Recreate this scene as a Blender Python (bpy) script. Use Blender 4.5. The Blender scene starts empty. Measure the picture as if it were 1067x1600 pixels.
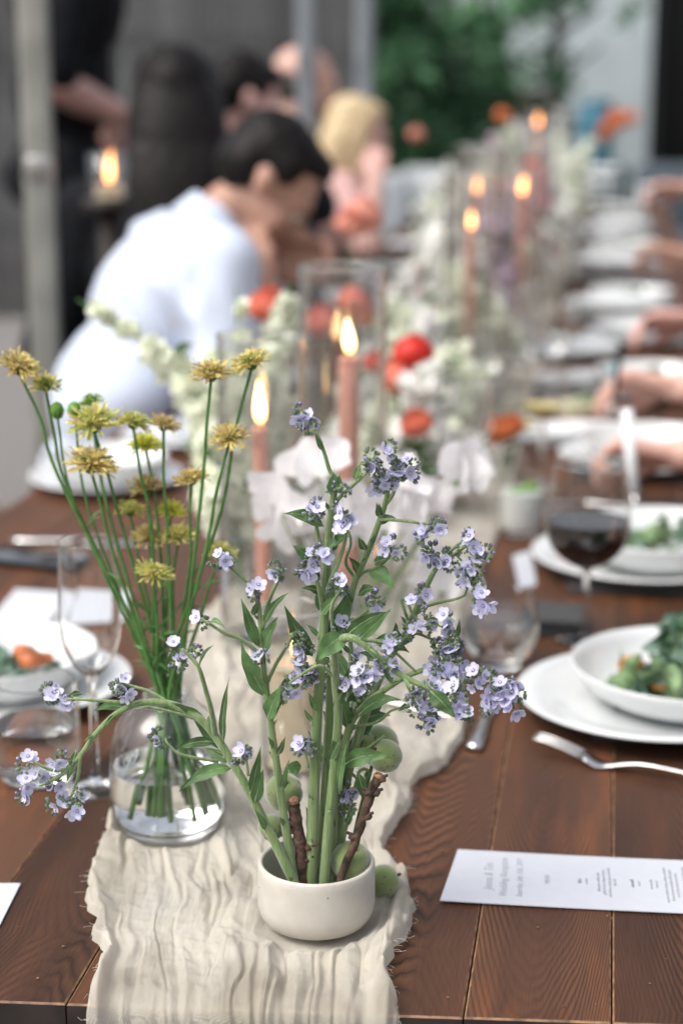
import bpy, bmesh, math, random
from math import sin, cos, pi, radians, sqrt, atan2, exp
from mathutils import Vector, Matrix, Euler, noise, Quaternion
random.seed(7)
V = Vector
SC = bpy.context.scene
COL = SC.collection

# ---------------------------------------------------------------- camera
CAM = V((0, 0, 1.40)); PITCH = radians(13.75); YAW = radians(8.37); FPX = 2800.0
cd = bpy.data.cameras.new('camera'); cam = bpy.data.objects.new('camera', cd); COL.objects.link(cam)
cd.sensor_fit = 'VERTICAL'; cd.sensor_height = 36.0; cd.lens = FPX / 1600 * 36
cam.location = CAM; cam.rotation_euler = (pi / 2 - PITCH, 0, YAW)
cd.clip_start = 0.05; cd.clip_end = 500
cd.dof.use_dof = True; cd.dof.focus_distance = 1.335; cd.dof.aperture_fstop = 3.3
SC.camera = cam
CR = Euler((pi / 2 - PITCH, 0, YAW)).to_matrix()

# ---------------------------------------------------------------- world and sun (overcast daylight)
SUN_EL, SUN_AZ = radians(54), radians(232)
world = bpy.data.worlds.new("World"); SC.world = world; world.use_nodes = True
wn = world.node_tree; bg = wn.nodes['Background']
sky = wn.nodes.new('ShaderNodeTexSky'); sky.sky_type = 'NISHITA'; sky.sun_disc = False
sky.sun_elevation = SUN_EL; sky.sun_rotation = SUN_AZ; sky.air_density = 1.0; sky.dust_density = 6.0; sky.ozone_density = 1.0
whs = wn.nodes.new('ShaderNodeHueSaturation'); whs.inputs['Saturation'].default_value = 0.42
wn.links.new(sky.outputs[0], whs.inputs['Color']); wn.links.new(whs.outputs[0], bg.inputs['Color'])
bg.inputs['Strength'].default_value = 0.15
sd = bpy.data.lights.new('sun', 'SUN'); sd.energy = 0.85; sd.angle = radians(35); sd.color = (1, 0.96, 0.9)
sun = bpy.data.objects.new('sun', sd); COL.objects.link(sun)
# sun direction: azimuth measured from +Y clockwise (same convention as the sky node)
sdir = V((sin(SUN_AZ) * cos(SUN_EL), cos(SUN_AZ) * cos(SUN_EL), sin(SUN_EL)))
sun.rotation_euler = sdir.to_track_quat('Z', 'Y').to_euler()
SC.view_settings.view_transform = 'Standard'; SC.view_settings.look = 'None'
SC.view_settings.gamma = 1; SC.view_settings.exposure = 0.66; SC.view_settings.use_curve_mapping = False
cy = SC.cycles
cy.max_bounces = 14; cy.transmission_bounces = 12; cy.transparent_max_bounces = 40
cy.glossy_bounces = 5; cy.diffuse_bounces = 4; cy.use_denoising = True; cy.caustics_refractive = True
cy.sample_clamp_indirect = 6

# ---------------------------------------------------------------- placing by sight lines
def ray(px, py): return CR @ V(((px - 533.5) / FPX, -(py - 800) / FPX, -1))
def T(px, py, z=0.75):
    r = ray(px, py); return CAM + r * ((z - CAM.z) / r.z)
def W(px, py, d): return CAM + ray(px, py) * d
def WY(px, py, Y):
    r = ray(px, py); return CAM + r * (Y / r.y)
TZ = 0.75

# ---------------------------------------------------------------- object helpers
def link(name, data, parent=None, loc=None):
    o = bpy.data.objects.new(name, data); COL.objects.link(o)
    if parent is not None: o.parent = parent
    if loc is not None: o.location = loc
    return o
def tag(o, label, cat, group=None, kind=None):
    if label: o['label'] = label
    if cat: o['category'] = cat
    if group: o['group'] = group
    if kind: o['kind'] = kind
    return o
def thing(name, label, cat, loc=(0, 0, 0), rz=0, group=None):
    o = link(name, None, None, V(loc)); o.rotation_euler = (0, 0, rz); o.empty_display_size = 0.02
    return tag(o, label, cat, group)
def copy_tree(o, parent=None):
    c = o.copy(); COL.objects.link(c)
    if parent is not None: c.parent = parent
    for ch in list(o.children): copy_tree(ch, c)
    return c

def rot_to(d):
    return V(d).normalized().to_track_quat('Z', 'Y').to_matrix()
def catmull(pts, sub=5):
    pts = [V(p) for p in pts]
    if len(pts) < 3: 
        return [pts[0].lerp(pts[-1], i / sub) for i in range(sub + 1)]
    out = []; P = [pts[0] * 2 - pts[1]] + pts + [pts[-1] * 2 - pts[-2]]
    for i in range(1, len(P) - 2):
        a, b, c, d = P[i - 1], P[i], P[i + 1], P[i + 2]
        for k in range(sub):
            t = k / sub
            out.append(0.5 * ((2 * b) + (c - a) * t + (2 * a - 5 * b + 4 * c - d) * t * t + (3 * b - a - 3 * c + d) * t ** 3))
    out.append(pts[-1]); return out

class G:
    def __init__(s): s.v = []; s.f = []; s.m = []
    def add(s, vs, fs, mi=0):
        n = len(s.v); s.v += [tuple(v) for v in vs]; s.f += [tuple(i + n for i in f) for f in fs]; s.m += [mi] * len(fs)
    def tube(s, pts, r, n=8, mi=0, cap=True):
        pts = [V(p) for p in pts]; N = len(pts)
        rr = r if isinstance(r, (list, tuple)) else [r] * N
        if len(rr) != N: rr = [rr[0] + (rr[-1] - rr[0]) * i / (N - 1) for i in range(N)]
        vs = []; up = None
        for i in range(N):
            t = (pts[min(i + 1, N - 1)] - pts[max(i - 1, 0)]).normalized()
            if up is None:
                up = t.orthogonal().normalized()
            else:
                up = (up - t * up.dot(t)).normalized()
            b = t.cross(up)
            for k in range(n):
                a = 2 * pi * k / n; vs.append(pts[i] + (up * cos(a) + b * sin(a)) * rr[i])
        fs = [(i * n + k, i * n + (k + 1) % n, (i + 1) * n + (k + 1) % n, (i + 1) * n + k) for i in range(N - 1) for k in range(n)]
        if cap: fs += [tuple(range(n))[::-1], tuple((N - 1) * n + k for k in range(n))]
        s.add(vs, fs, mi)
    def lathe(s, prof, n=48, c=(0, 0, 0), mi=0, M=None, closed=False):
        vs = []; c = V(c); idx = []
        for (r, z) in prof:
            if r < 1e-6: idx.append((len(vs),)); vs.append(V((0, 0, z)))
            else:
                idx.append(tuple(range(len(vs), len(vs) + n)))
                vs += [V((r * cos(2 * pi * k / n), r * sin(2 * pi * k / n), z)) for k in range(n)]
        if closed: idx.append(idx[0])
        fs = []
        for a, b in zip(idx, idx[1:]):
            for k in range(n):
                k2 = (k + 1) % n
                if len(a) == 1 and len(b) == 1: break
                if len(a) == 1: fs.append((a[0], b[k2], b[k]))
                elif len(b) == 1: fs.append((a[k], a[k2], b[0]))
                else: fs.append((a[k], a[k2], b[k2], b[k]))
        vs = [(M @ v if M else v) + c for v in vs]
        s.add(vs, fs, mi)
    def box(s, c, sz, M=None, mi=0, bev=0):
        c = V(c); hx, hy, hz = [q / 2 for q in sz]
        if bev <= 0:
            vs = [V((x * hx, y * hy, z * hz)) for x in (-1, 1) for y in (-1, 1) for z in (-1, 1)]
            fs = [(0, 1, 3, 2), (4, 6, 7, 5), (0, 4, 5, 1), (2, 3, 7, 6), (0, 2, 6, 4), (1, 5, 7, 3)]
            s.add([(M @ v if M else v) + c for v in vs], fs, mi); return
        bm = bmesh.new(); bmesh.ops.create_cube(bm, size=1)
        for v in bm.verts: v.co = V((v.co.x * sz[0], v.co.y * sz[1], v.co.z * sz[2]))
        bmesh.ops.bevel(bm, geom=list(bm.edges), offset=bev, segments=2, affect='EDGES', profile=0.5)
        bm.verts.ensure_lookup_table()
        s.add([(M @ v.co if M else v.co) + c for v in bm.verts], [[v.index for v in f.verts] for f in bm.faces], mi); bm.free()
    def ball(s, c, r, sub=2, mi=0, M=None, jit=0, sc=(1, 1, 1)):
        vs, fs = ICO(sub)
        out = []
        for v in vs:
            k = r * (1 + (random.uniform(-jit, jit) if jit else 0)); w = V((v.x * sc[0], v.y * sc[1], v.z * sc[2])) * k
            out.append((M @ w if M else w) + V(c))
        s.add(out, fs, mi)
    def grid(s, fn, nu, nv, mi=0):
        vs = [fn(i / nu, j / nv) for i in range(nu + 1) for j in range(nv + 1)]
        fs = [(i * (nv + 1) + j, (i + 1) * (nv + 1) + j, (i + 1) * (nv + 1) + j + 1, i * (nv + 1) + j + 1) for i in range(nu) for j in range(nv)]
        s.add(vs, fs, mi)
    def mesh(s, name, mats, smooth=True):
        me = bpy.data.meshes.new(name); me.from_pydata(s.v, [], s.f)
        for m in (mats if isinstance(mats, (list, tuple)) else [mats]): me.materials.append(m)
        me.polygons.foreach_set('material_index', s.m)
        if smooth: me.polygons.foreach_set('use_smooth', [True] * len(s.f))
        me.update(); return me
    def build(s, name, mats, parent=None, smooth=True, loc=None, off=None, sharp=None):
        if off is not None: 
            o = V(off); s.v = [tuple(V(v) - o) for v in s.v]
        me = s.mesh(name, mats, smooth)
        if sharp is not None:
            try: me.set_sharp_from_angle(angle=radians(sharp))
            except Exception: pass
        return link(name, me, parent, loc)
_ico = {}
def ICO(sub):
    if sub not in _ico:
        bm = bmesh.new(); bmesh.ops.create_icosphere(bm, subdivisions=sub, radius=1)
        bm.verts.ensure_lookup_table()
        _ico[sub] = ([v.co.copy() for v in bm.verts], [[v.index for v in f.verts] for f in bm.faces]); bm.free()
    return _ico[sub]

# ---------------------------------------------------------------- materials
def newmat(name):
    m = bpy.data.materials.new(name); m.use_nodes = True
    nt = m.node_tree; return m, nt, nt.nodes['Principled BSDF'], nt.nodes['Material Output']
def setp(p, **k):
    names = dict(rough='Roughness', spec='Specular IOR Level', metal='Metallic', trans='Transmission Weight', ior='IOR', sss='Subsurface Weight',
                 sheen='Sheen Weight', coat='Coat Weight', coatr='Coat Roughness', alpha='Alpha')
    for a, b in k.items(): p.inputs[names[a]].default_value = b
def mat(name, col, rough=0.5, var=0.12, scale=40, bump=0, bscale=200, stretch=(1, 1, 1), col2=None, trl=0, rnd=0, **k):
    m, nt, p, out = newmat(name); N = nt.nodes; L = nt.links
    setp(p, rough=rough, **k)
    tc = N.new('ShaderNodeTexCoord'); mp = N.new('ShaderNodeMapping'); mp.inputs['Scale'].default_value = stretch
    L.new(tc.outputs['Object'], mp.inputs[0])
    nz = N.new('ShaderNodeTexNoise'); nz.inputs['Scale'].default_value = scale; nz.inputs['Detail'].default_value = 4
    L.new(mp.outputs[0], nz.inputs['Vector'])
    c2 = col2 or tuple(c * (1 - var * 2) for c in col); c1 = col if col2 else tuple(min(1, c * (1 + var)) for c in col)
    rp = N.new('ShaderNodeValToRGB'); rp.color_ramp.elements[0].color = (*c2, 1); rp.color_ramp.elements[1].color = (*c1, 1)
    rp.color_ramp.elements[0].position = 0.35; rp.color_ramp.elements[1].position = 0.65
    L.new(nz.outputs['Fac'], rp.inputs[0]); cs = rp.outputs[0]
    if rnd:
        oi = N.new('ShaderNodeObjectInfo'); hs = N.new('ShaderNodeHueSaturation')
        mr = N.new('ShaderNodeMapRange'); mr.inputs['To Min'].default_value = 1 - rnd; mr.inputs['To Max'].default_value = 1 + rnd
        L.new(oi.outputs['Random'], mr.inputs[0]); L.new(mr.outputs[0], hs.inputs['Value']); L.new(cs, hs.inputs['Color']); cs = hs.outputs[0]
    L.new(cs, p.inputs['Base Color'])
    if bump:
        nb = N.new('ShaderNodeTexNoise'); nb.inputs['Scale'].default_value = bscale; nb.inputs['Detail'].default_value = 3
        L.new(mp.outputs[0], nb.inputs['Vector'])
        b = N.new('ShaderNodeBump'); b.inputs['Strength'].default_value = bump; b.inputs['Distance'].default_value = 0.002
        L.new(nb.outputs['Fac'], b.inputs['Height']); L.new(b.outputs[0], p.inputs['Normal'])
    if trl:
        tr = N.new('ShaderNodeBsdfTranslucent'); mx = N.new('ShaderNodeMixShader'); mx.inputs[0].default_value = trl
        L.new(cs, tr.inputs['Color']); L.new(p.outputs[0], mx.inputs[1]); L.new(tr.outputs[0], mx.inputs[2]); L.new(mx.outputs[0], out.inputs[0])
    return m
def glass(name, col=(1, 1, 1), ior=1.45, rough=0):
    m, nt, p, out = newmat(name); p.inputs['Base Color'].default_value = (*col, 1); setp(p, rough=rough, trans=1.0, ior=ior); return m
def thin_glass(name, tint=(0.98, 0.985, 0.985), ior=1.45, edge=(0.80, 0.83, 0.82), grow=3.2):
    # a thin wall of glass: clear straight through, mirror-like by Fresnel
    m, nt, p, out = newmat(name); N = nt.nodes; L = nt.links; N.remove(p)
    tr = N.new('ShaderNodeBsdfTransparent'); tr.inputs[0].default_value = (*tint, 1)
    gl = N.new('ShaderNodeBsdfGlossy'); gl.inputs['Roughness'].default_value = 0.02
    lw = N.new('ShaderNodeLayerWeight'); lw.inputs['Blend'].default_value = 0.5
    pw = N.new('ShaderNodeMath'); pw.operation = 'POWER'; pw.inputs[1].default_value = grow; L.new(lw.outputs['Facing'], pw.inputs[0])
    pe = N.new('ShaderNodeMath'); pe.operation = 'POWER'; pe.inputs[1].default_value = 5; L.new(lw.outputs['Facing'], pe.inputs[0])
    me_ = N.new('ShaderNodeMixRGB'); me_.inputs[1].default_value = (*tint, 1); me_.inputs[2].default_value = (*edge, 1); L.new(pe.outputs[0], me_.inputs[0]); L.new(me_.outputs[0], tr.inputs[0])
    fr = N.new('ShaderNodeMath'); fr.operation = 'MULTIPLY_ADD'; fr.inputs[1].default_value = 0.75; fr.inputs[2].default_value = 0.08 * (ior - .45); L.new(pw.outputs[0], fr.inputs[0])
    mx = N.new('ShaderNodeMixShader'); L.new(fr.outputs[0], mx.inputs[0]); L.new(tr.outputs[0], mx.inputs[1]); L.new(gl.outputs[0], mx.inputs[2])
    L.new(mx.outputs[0], out.inputs[0]); return m
def emit(name, c1, c2, s, zlo, zhi):
    m, nt, p, out = newmat(name); N = nt.nodes; L = nt.links; N.remove(p)
    tc = N.new('ShaderNodeTexCoord'); sp = N.new('ShaderNodeSeparateXYZ'); L.new(tc.outputs['Object'], sp.inputs[0])
    mr = N.new('ShaderNodeMapRange'); mr.inputs['From Min'].default_value = zlo; mr.inputs['From Max'].default_value = zhi
    L.new(sp.outputs['Z'], mr.inputs[0])
    rp = N.new('ShaderNodeValToRGB'); rp.color_ramp.elements[0].color = (*c1, 1); rp.color_ramp.elements[1].color = (*c2, 1)
    L.new(mr.outputs[0], rp.inputs[0]); e = N.new('ShaderNodeEmission'); e.inputs['Strength'].default_value = s
    L.new(rp.outputs[0], e.inputs[0]); L.new(e.outputs[0], out.inputs[0]); return m

def wood_mat(name, dark, mid, light, rough=0.46, ring=620.0, k=0.07):
    m, nt, p, out = newmat(name); N = nt.nodes; L = nt.links
    def math_(op, a, b=None, c=None):
        n = N.new('ShaderNodeMath'); n.operation = op
        for i, q in enumerate((a, b, c)):
            if q is None: continue
            if isinstance(q, (int, float)): n.inputs[i].default_value = q
            else: L.new(q, n.inputs[i])
        return n.outputs[0]
    tc = N.new('ShaderNodeTexCoord'); oi = N.new('ShaderNodeObjectInfo')
    rnd = oi.outputs['Random']
    off = N.new('ShaderNodeCombineXYZ'); L.new(math_('MULTIPLY', rnd, 7.3), off.inputs[1]); L.new(math_('MULTIPLY', rnd, 3.1), off.inputs[0])
    va = N.new('ShaderNodeVectorMath'); va.operation = 'ADD'; L.new(tc.outputs['Object'], va.inputs[0]); L.new(off.outputs[0], va.inputs[1])
    sp = N.new('ShaderNodeSeparateXYZ'); L.new(tc.outputs['Object'], sp.inputs[0])
    mp = N.new('ShaderNodeMapping'); mp.inputs['Scale'].default_value = (1, 0.10, 1); L.new(va.outputs[0], mp.inputs[0])
    n1 = N.new('ShaderNodeTexNoise'); n1.inputs['Scale'].default_value = 9; n1.inputs['Detail'].default_value = 2; L.new(mp.outputs[0], n1.inputs['Vector'])
    n2 = N.new('ShaderNodeTexNoise'); n2.inputs['Scale'].default_value = 45; n2.inputs['Detail'].default_value = 2; L.new(mp.outputs[0], n2.inputs['Vector'])
    wob = math_('ADD', math_('MULTIPLY', math_('SUBTRACT', n1.outputs['Fac'], 0.5), 0.034), math_('MULTIPLY', math_('SUBTRACT', n2.outputs['Fac'], 0.5), 0.0045))
    x0 = math_('ADD', math_('MULTIPLY', math_('SUBTRACT', rnd, 0.5), 0.06), wob)
    xx = math_('ADD', sp.outputs['X'], x0)
    dd = math_('ADD', math_('ADD', math_('MULTIPLY', math_('PINGPONG', math_('ADD', sp.outputs['Y'], math_('MULTIPLY', rnd, 5)), 1.3), k), wob), 0.012)
    r = math_('SQRT', math_('ADD', math_('MULTIPLY', xx, xx), math_('MULTIPLY', dd, dd)))
    fr = math_('FRACT', math_('MULTIPLY', r, ring))
    rp = N.new('ShaderNodeValToRGB'); e = rp.color_ramp.elements
    e[0].position = 0; e[0].color = (*mid, 1); e[1].position = 1.0; e[1].color = (*mid, 1)
    a = e.new(0.45); a.color = (*light, 1); b = e.new(0.86); b.color = (*dark, 1)
    L.new(fr, rp.inputs[0])
    # fine fibre
    mp2 = N.new('ShaderNodeMapping'); mp2.inputs['Scale'].default_value = (1, 0.03, 1); L.new(va.outputs[0], mp2.inputs[0])
    n3 = N.new('ShaderNodeTexNoise'); n3.inputs['Scale'].default_value = 900; n3.inputs['Detail'].default_value = 3; L.new(mp2.outputs[0], n3.inputs['Vector'])
    # broad stain patches
    n4 = N.new('ShaderNodeTexNoise'); n4.inputs['Scale'].default_value = 14; n4.inputs['Detail'].default_value = 5; L.new(mp.outputs[0], n4.inputs['Vector'])
    v = math_('ADD', math_('MULTIPLY', n3.outputs['Fac'], 0.7), math_('MULTIPLY', n4.outputs['Fac'], 1.5))
    v = math_('SUBTRACT', v, 0.25)
    v = math_('ADD', v, math_('MULTIPLY', math_('SUBTRACT', rnd, 0.3), 0.55)); v = math_('ADD', v, 0.08)
    n6 = N.new('ShaderNodeTexNoise'); n6.inputs['Scale'].default_value = 22; n6.inputs['Detail'].default_value = 2; L.new(mp.outputs[0], n6.inputs['Vector'])
    mr6 = N.new('ShaderNodeMapRange'); mr6.inputs['From Min'].default_value = .42; mr6.inputs['From Max'].default_value = .62; mr6.inputs['To Min'].default_value = .15; mr6.inputs['To Max'].default_value = .95; L.new(n6.outputs['Fac'], mr6.inputs[0])
    mxa = N.new('ShaderNodeMixRGB'); mxa.inputs[1].default_value = (*[c * .95 for c in mid], 1); L.new(rp.outputs[0], mxa.inputs[2]); L.new(mr6.outputs[0], mxa.inputs[0])
    n7 = N.new('ShaderNodeTexNoise'); n7.inputs['Scale'].default_value = 16; n7.inputs['Detail'].default_value = 3; mp7 = N.new('ShaderNodeMapping'); mp7.inputs['Location'].default_value = (3, 5, 0); mp7.inputs['Scale'].default_value = (1.6, .16, 1); L.new(va.outputs[0], mp7.inputs[0]); L.new(mp7.outputs[0], n7.inputs['Vector'])
    mr7 = N.new('ShaderNodeMapRange'); mr7.inputs['From Min'].default_value = .54; mr7.inputs['From Max'].default_value = .70; mr7.inputs['To Max'].default_value = .6; L.new(n7.outputs['Fac'], mr7.inputs[0])
    mxb = N.new('ShaderNodeMixRGB'); mxb.blend_type = 'MULTIPLY'; mxb.inputs[2].default_value = (2.3, 1.75, 1.2, 1); L.new(mxa.outputs[0], mxb.inputs[1]); L.new(mr7.outputs[0], mxb.inputs[0])
    hs = N.new('ShaderNodeHueSaturation'); L.new(mxb.outputs[0], hs.inputs['Color']); L.new(v, hs.inputs['Value'])
    # knots
    vk = N.new('ShaderNodeTexVoronoi'); vk.inputs['Scale'].default_value = 4.2
    mp3 = N.new('ShaderNodeMapping'); mp3.inputs['Scale'].default_value = (1.5, 0.9, 0.0); L.new(va.outputs[0], mp3.inputs[0]); L.new(mp3.outputs[0], vk.inputs['Vector'])
    kr = N.new('ShaderNodeValToRGB'); kr.color_ramp.elements[0].position = 0.03; kr.color_ramp.elements[0].color = (1, 1, 1, 1)
    kr.color_ramp.elements[1].position = 0.075; kr.color_ramp.elements[1].color = (0, 0, 0, 1); L.new(vk.outputs['Distance'], kr.inputs[0])
    mk = N.new('ShaderNodeMixRGB'); mk.inputs[2].default_value = (*[c * 0.45 for c in dark], 1); L.new(hs.outputs[0], mk.inputs[1])
    L.new(math_('MULTIPLY', kr.outputs[0], 0.7), mk.inputs[0])
    # sparse scratches and dust flecks
    n5 = N.new('ShaderNodeTexNoise'); n5.inputs['Scale'].default_value = 130; n5.inputs['Detail'].default_value = 6; n5.inputs['Roughness'].default_value = 0.8; L.new(va.outputs[0], n5.inputs['Vector'])
    fl = N.new('ShaderNodeValToRGB'); fl.color_ramp.elements[0].position = 0.70; fl.color_ramp.elements[0].color = (0, 0, 0, 1); fl.color_ramp.elements[1].position = 0.76; fl.color_ramp.elements[1].color = (1, 1, 1, 1)
    L.new(n5.outputs['Fac'], fl.inputs[0])
    mf = N.new('ShaderNodeMixRGB'); mf.inputs[2].default_value = (0.32, 0.22, 0.15, 1); L.new(mk.outputs[0], mf.inputs[1]); L.new(math_('MULTIPLY', fl.outputs[0], 0.55), mf.inputs[0])
    L.new(mf.outputs[0], p.inputs['Base Color'])
    rr = math_('ADD', math_('MULTIPLY', n4.outputs['Fac'], 0.25), rough - 0.1); L.new(rr, p.inputs['Roughness'])
    hgt = math_('ADD', math_('MULTIPLY', fr, 0.8), math_('MULTIPLY', n3.outputs['Fac'], 0.9))
    bp = N.new('ShaderNodeBump'); bp.inputs['Strength'].default_value = 0.35; bp.inputs['Distance'].default_value = 0.0006
    L.new(hgt, bp.inputs['Height']); L.new(bp.outputs[0], p.inputs['Normal']); p.inputs['Specular IOR Level'].default_value = 0.20
    return m

M_ = {}
M_['wood'] = wood_mat('stained_pine', (0.029, 0.0132, 0.0080), (0.075, 0.0335, 0.0185), (0.124, 0.055, 0.0265))
M_['wood_worn'] = mat('worn_plank_edge', (0.24, 0.13, 0.07), 0.6, 0.3, 90)
M_['wood_dark'] = mat('dark_apron_wood', (0.022, 0.014, 0.011), 0.6, 0.3, 30)
M_['chair'] = mat('bentwood', (0.20, 0.105, 0.05), 0.45, 0.25, 20, stretch=(1, 1, .2))
M_['glass'] = glass('clear_glass', (0.985, 0.995, 0.993), 1.47)
M_['thin'] = thin_glass('thin_glass')
M_['thin2'] = thin_glass('hurricane_glass', (0.985, 0.99, 0.99), 1.6, (0.45, 0.50, 0.48), 2.6)
M_['water'] = glass('water', (0.99, 0.998, 0.995), 1.33)
M_['china'] = mat('white_china', (0.66, 0.68, 0.685), 0.16, 0.01, 20, coat=0.3)
M_['stone'] = mat('cream_stoneware', (0.54, 0.51, 0.455), 0.5, 0.03, 60, bump=0.08, bscale=500)
M_['steel'] = mat('steel', (0.62, 0.62, 0.62), 0.2, 0.04, 60, metal=1.0)
M_['steel_d'] = mat('satin_steel', (0.45, 0.44, 0.43), 0.3, 0.04, 60, metal=1.0)
M_['paper'] = mat('white_card', (0.53, 0.55, 0.60), 0.65, 0.01, 90)
M_['ink'] = mat('grey_ink', (0.34, 0.35, 0.38), 0.8, 0.02, 60)
M_['ink_d'] = mat('dark_ink', (0.10, 0.12, 0.13), 0.8, 0.02, 60)
M_['black_cloth'] = mat('black_napkin', (0.012, 0.012, 0.014), 0.85, 0.2, 90, bump=0.3, bscale=900, sheen=0.2)
M_['white_cloth'] = mat('white_napkin', (0.72, 0.74, 0.76), 0.9, 0.04, 60, bump=0.3, bscale=900)
M_['phone'] = mat('phone_glass', (0.012, 0.013, 0.015), 0.06, 0.05, 20, coat=1)
M_['wax_t'] = mat('terracotta_wax', (0.64, 0.30, 0.22), 0.42, 0.03, 30, sss=0.15)
M_['wax_c'] = mat('cream_wax', (0.78, 0.66, 0.45), 0.45, 0.03, 30, sss=0.2)
M_['wick'] = mat('wick', (0.02, 0.015, 0.012), 0.9)
M_['flame'] = emit('flame', (1.0, 0.24, 0.05), (1.0, 0.42, 0.14), 7, 0.0, 0.014)
M_['flame_core'] = emit('flame_core', (1.0, 0.30, 0.06), (1.0, 0.70, 0.32), 8, 0.0, 0.022)
M_['stem'] = mat('hairy_green_stem', (0.25, 0.335, 0.135), 0.6, 0.12, 300, trl=0.1, col2=(0.13, 0.22, 0.065), bump=0.5, bscale=900, stretch=(1, 1, .06), sheen=0.6)
M_['stem_sc'] = mat('dark_green_stem', (0.085, 0.205, 0.05), 0.45, 0.15, 80, trl=0.1)
M_['leaf'] = mat('green_leaf', (0.095, 0.20, 0.06), 0.5, 0.2, 55, trl=0.28, rnd=0.25, bump=0.4, bscale=250, stretch=(1, 1, 1), sheen=0.2)
M_['leaf_d'] = mat('dark_leaf', (0.045, 0.10, 0.035), 0.55, 0.2, 40, trl=0.25, rnd=0.25)
M_['calyx'] = mat('grey_green_calyx', (0.11, 0.175, 0.075), 0.75, 0.35, 300, sheen=0.6)
M_['petal_l'] = mat('lavender_petal', (0.72, 0.71, 0.90), 0.6, 0.04, 250, trl=0.35, rnd=0.16)
M_['petal_p'] = mat('purple_bud', (0.40, 0.33, 0.66), 0.6, 0.2, 300, trl=0.2)
M_['throat'] = mat('violet_throat', (0.30, 0.25, 0.55), 0.6, 0.2, 300)
M_['pistil'] = mat('pale_throat_scale', (0.75, 0.72, 0.85), 0.6, 0.1, 300)
M_['twig'] = mat('brown_bark', (0.085, 0.048, 0.032), 0.8, 0.4, 120, bump=0.8, bscale=300)
M_['cut'] = mat('cut_wood', (0.42, 0.22, 0.12), 0.7, 0.3, 400)
M_['fruit'] = mat('downy_green_fruit', (0.235, 0.29, 0.105), 0.8, 0.1, 45, col2=(0.14, 0.195, 0.06), sheen=0.9, bump=0.15, bscale=900)
M_['sc_gold'] = mat('golden_petal', (0.80, 0.68, 0.27), 0.6, 0.15, 200, trl=0.35)
M_['sc_green'] = mat('yellow_green_petal', (0.58, 0.62, 0.20), 0.6, 0.15, 200, trl=0.35)
M_['sc_brown'] = mat('tan_petal', (0.62, 0.49, 0.24), 0.65, 0.2, 200, trl=0.3)
M_['sc_yellow'] = mat('bright_yellow_petal', (0.78, 0.76, 0.07), 0.6, 0.15, 200, trl=0.35)
M_['sc_lime'] = mat('lime_petal', (0.20, 0.42, 0.06), 0.6, 0.15, 200, trl=0.3)
M_['flo_w'] = mat('pale_green_white_floret', (0.88, 0.91, 0.78), 0.7, 0.03, 90, trl=0.3, rnd=0.08)
M_['flo_ww'] = mat('white_floret', (0.94, 0.94, 0.91), 0.7, 0.02, 90, trl=0.3)
M_['flo_pk'] = mat('pink_floret', (0.78, 0.40, 0.46), 0.7, 0.1, 90, trl=0.3)
M_['flo_lil'] = mat('lilac_floret', (0.76, 0.64, 0.74), 0.7, 0.1, 90, trl=0.3)
M_['pea'] = mat('white_petal', (0.90, 0.88, 0.89), 0.6, 0.03, 90, trl=0.4)
M_['coral'] = mat('coral_petal', (0.75, 0.17, 0.10), 0.55, 0.1, 60, trl=0.3)
M_['red'] = mat('red_petal', (0.70, 0.030, 0.018), 0.5, 0.1, 60, trl=0.3)
M_['salmon'] = mat('salmon_petal', (0.80, 0.34, 0.25), 0.55, 0.1, 60, trl=0.3)
M_['orange'] = mat('orange_petal', (0.72, 0.20, 0.06), 0.55, 0.1, 60, trl=0.3)
M_['kale'] = mat('kale', (0.22, 0.32, 0.26), 0.5, 0.3, 55, trl=0.25, rnd=0.3, col2=(0.07, 0.15, 0.075))
M_['kale2'] = mat('light_kale', (0.22, 0.33, 0.16), 0.5, 0.3, 70, trl=0.25, rnd=0.3)
M_['squash'] = mat('roast_squash', (0.62, 0.26, 0.06), 0.45, 0.2, 60, sss=0.1)
M_['carrot'] = mat('roast_carrot', (0.42, 0.12, 0.035), 0.45, 0.2, 60)
M_['wine'] = glass('red_wine', (0.16, 0.004, 0.010), 1.34)
M_['wine2'] = mat('red_wine_body', (0.006, 0.0008, 0.0015), 0.05, 0.1, 20, spec=0.4)
M_['lemonade'] = mat('cloudy_lemonade', (0.72, 0.66, 0.46), 0.3, 0.03, 30)
M_['whitewine'] = mat('pale_wine', (0.62, 0.50, 0.16), 0.1, 0.03, 30)
M_['blue_drink'] = mat('cloudy_cocktail', (0.62, 0.64, 0.62), 0.3, 0.03, 30)
M_['skin'] = mat('skin', (0.62, 0.38, 0.31), 0.55, 0.06, 25, sss=0.12)
M_['skin2'] = mat('skin_tan', (0.44, 0.25, 0.185), 0.55, 0.06, 25, sss=0.12)
M_['skin3'] = mat('skin_pink', (0.64, 0.38, 0.33), 0.55, 0.06, 25, sss=0.12)
M_['hair_b'] = mat('black_hair', (0.010, 0.008, 0.008), 0.5, 0.3, 60, spec=0.15)
M_['hair_br'] = mat('brown_hair', (0.035, 0.02, 0.015), 0.55, 0.3, 60, spec=0.15)
M_['hair_y'] = mat('blonde_hair', (0.60, 0.46, 0.27), 0.55, 0.15, 30, stretch=(4, 4, 1))
M_['hair_g'] = mat('greying_hair', (0.10, 0.085, 0.075), 0.6, 0.2, 60, spec=0.15)
M_['shirt'] = mat('pale_blue_shirt', (0.55, 0.61, 0.73), 0.85, 0.03, 15, bump=0.2, bscale=60)
M_['black'] = mat('black_fabric', (0.008, 0.009, 0.012), 0.85, 0.2, 40, spec=0.15)
M_['navy'] = mat('navy_fabric', (0.012, 0.016, 0.03), 0.85, 0.2, 40, spec=0.15)
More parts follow.
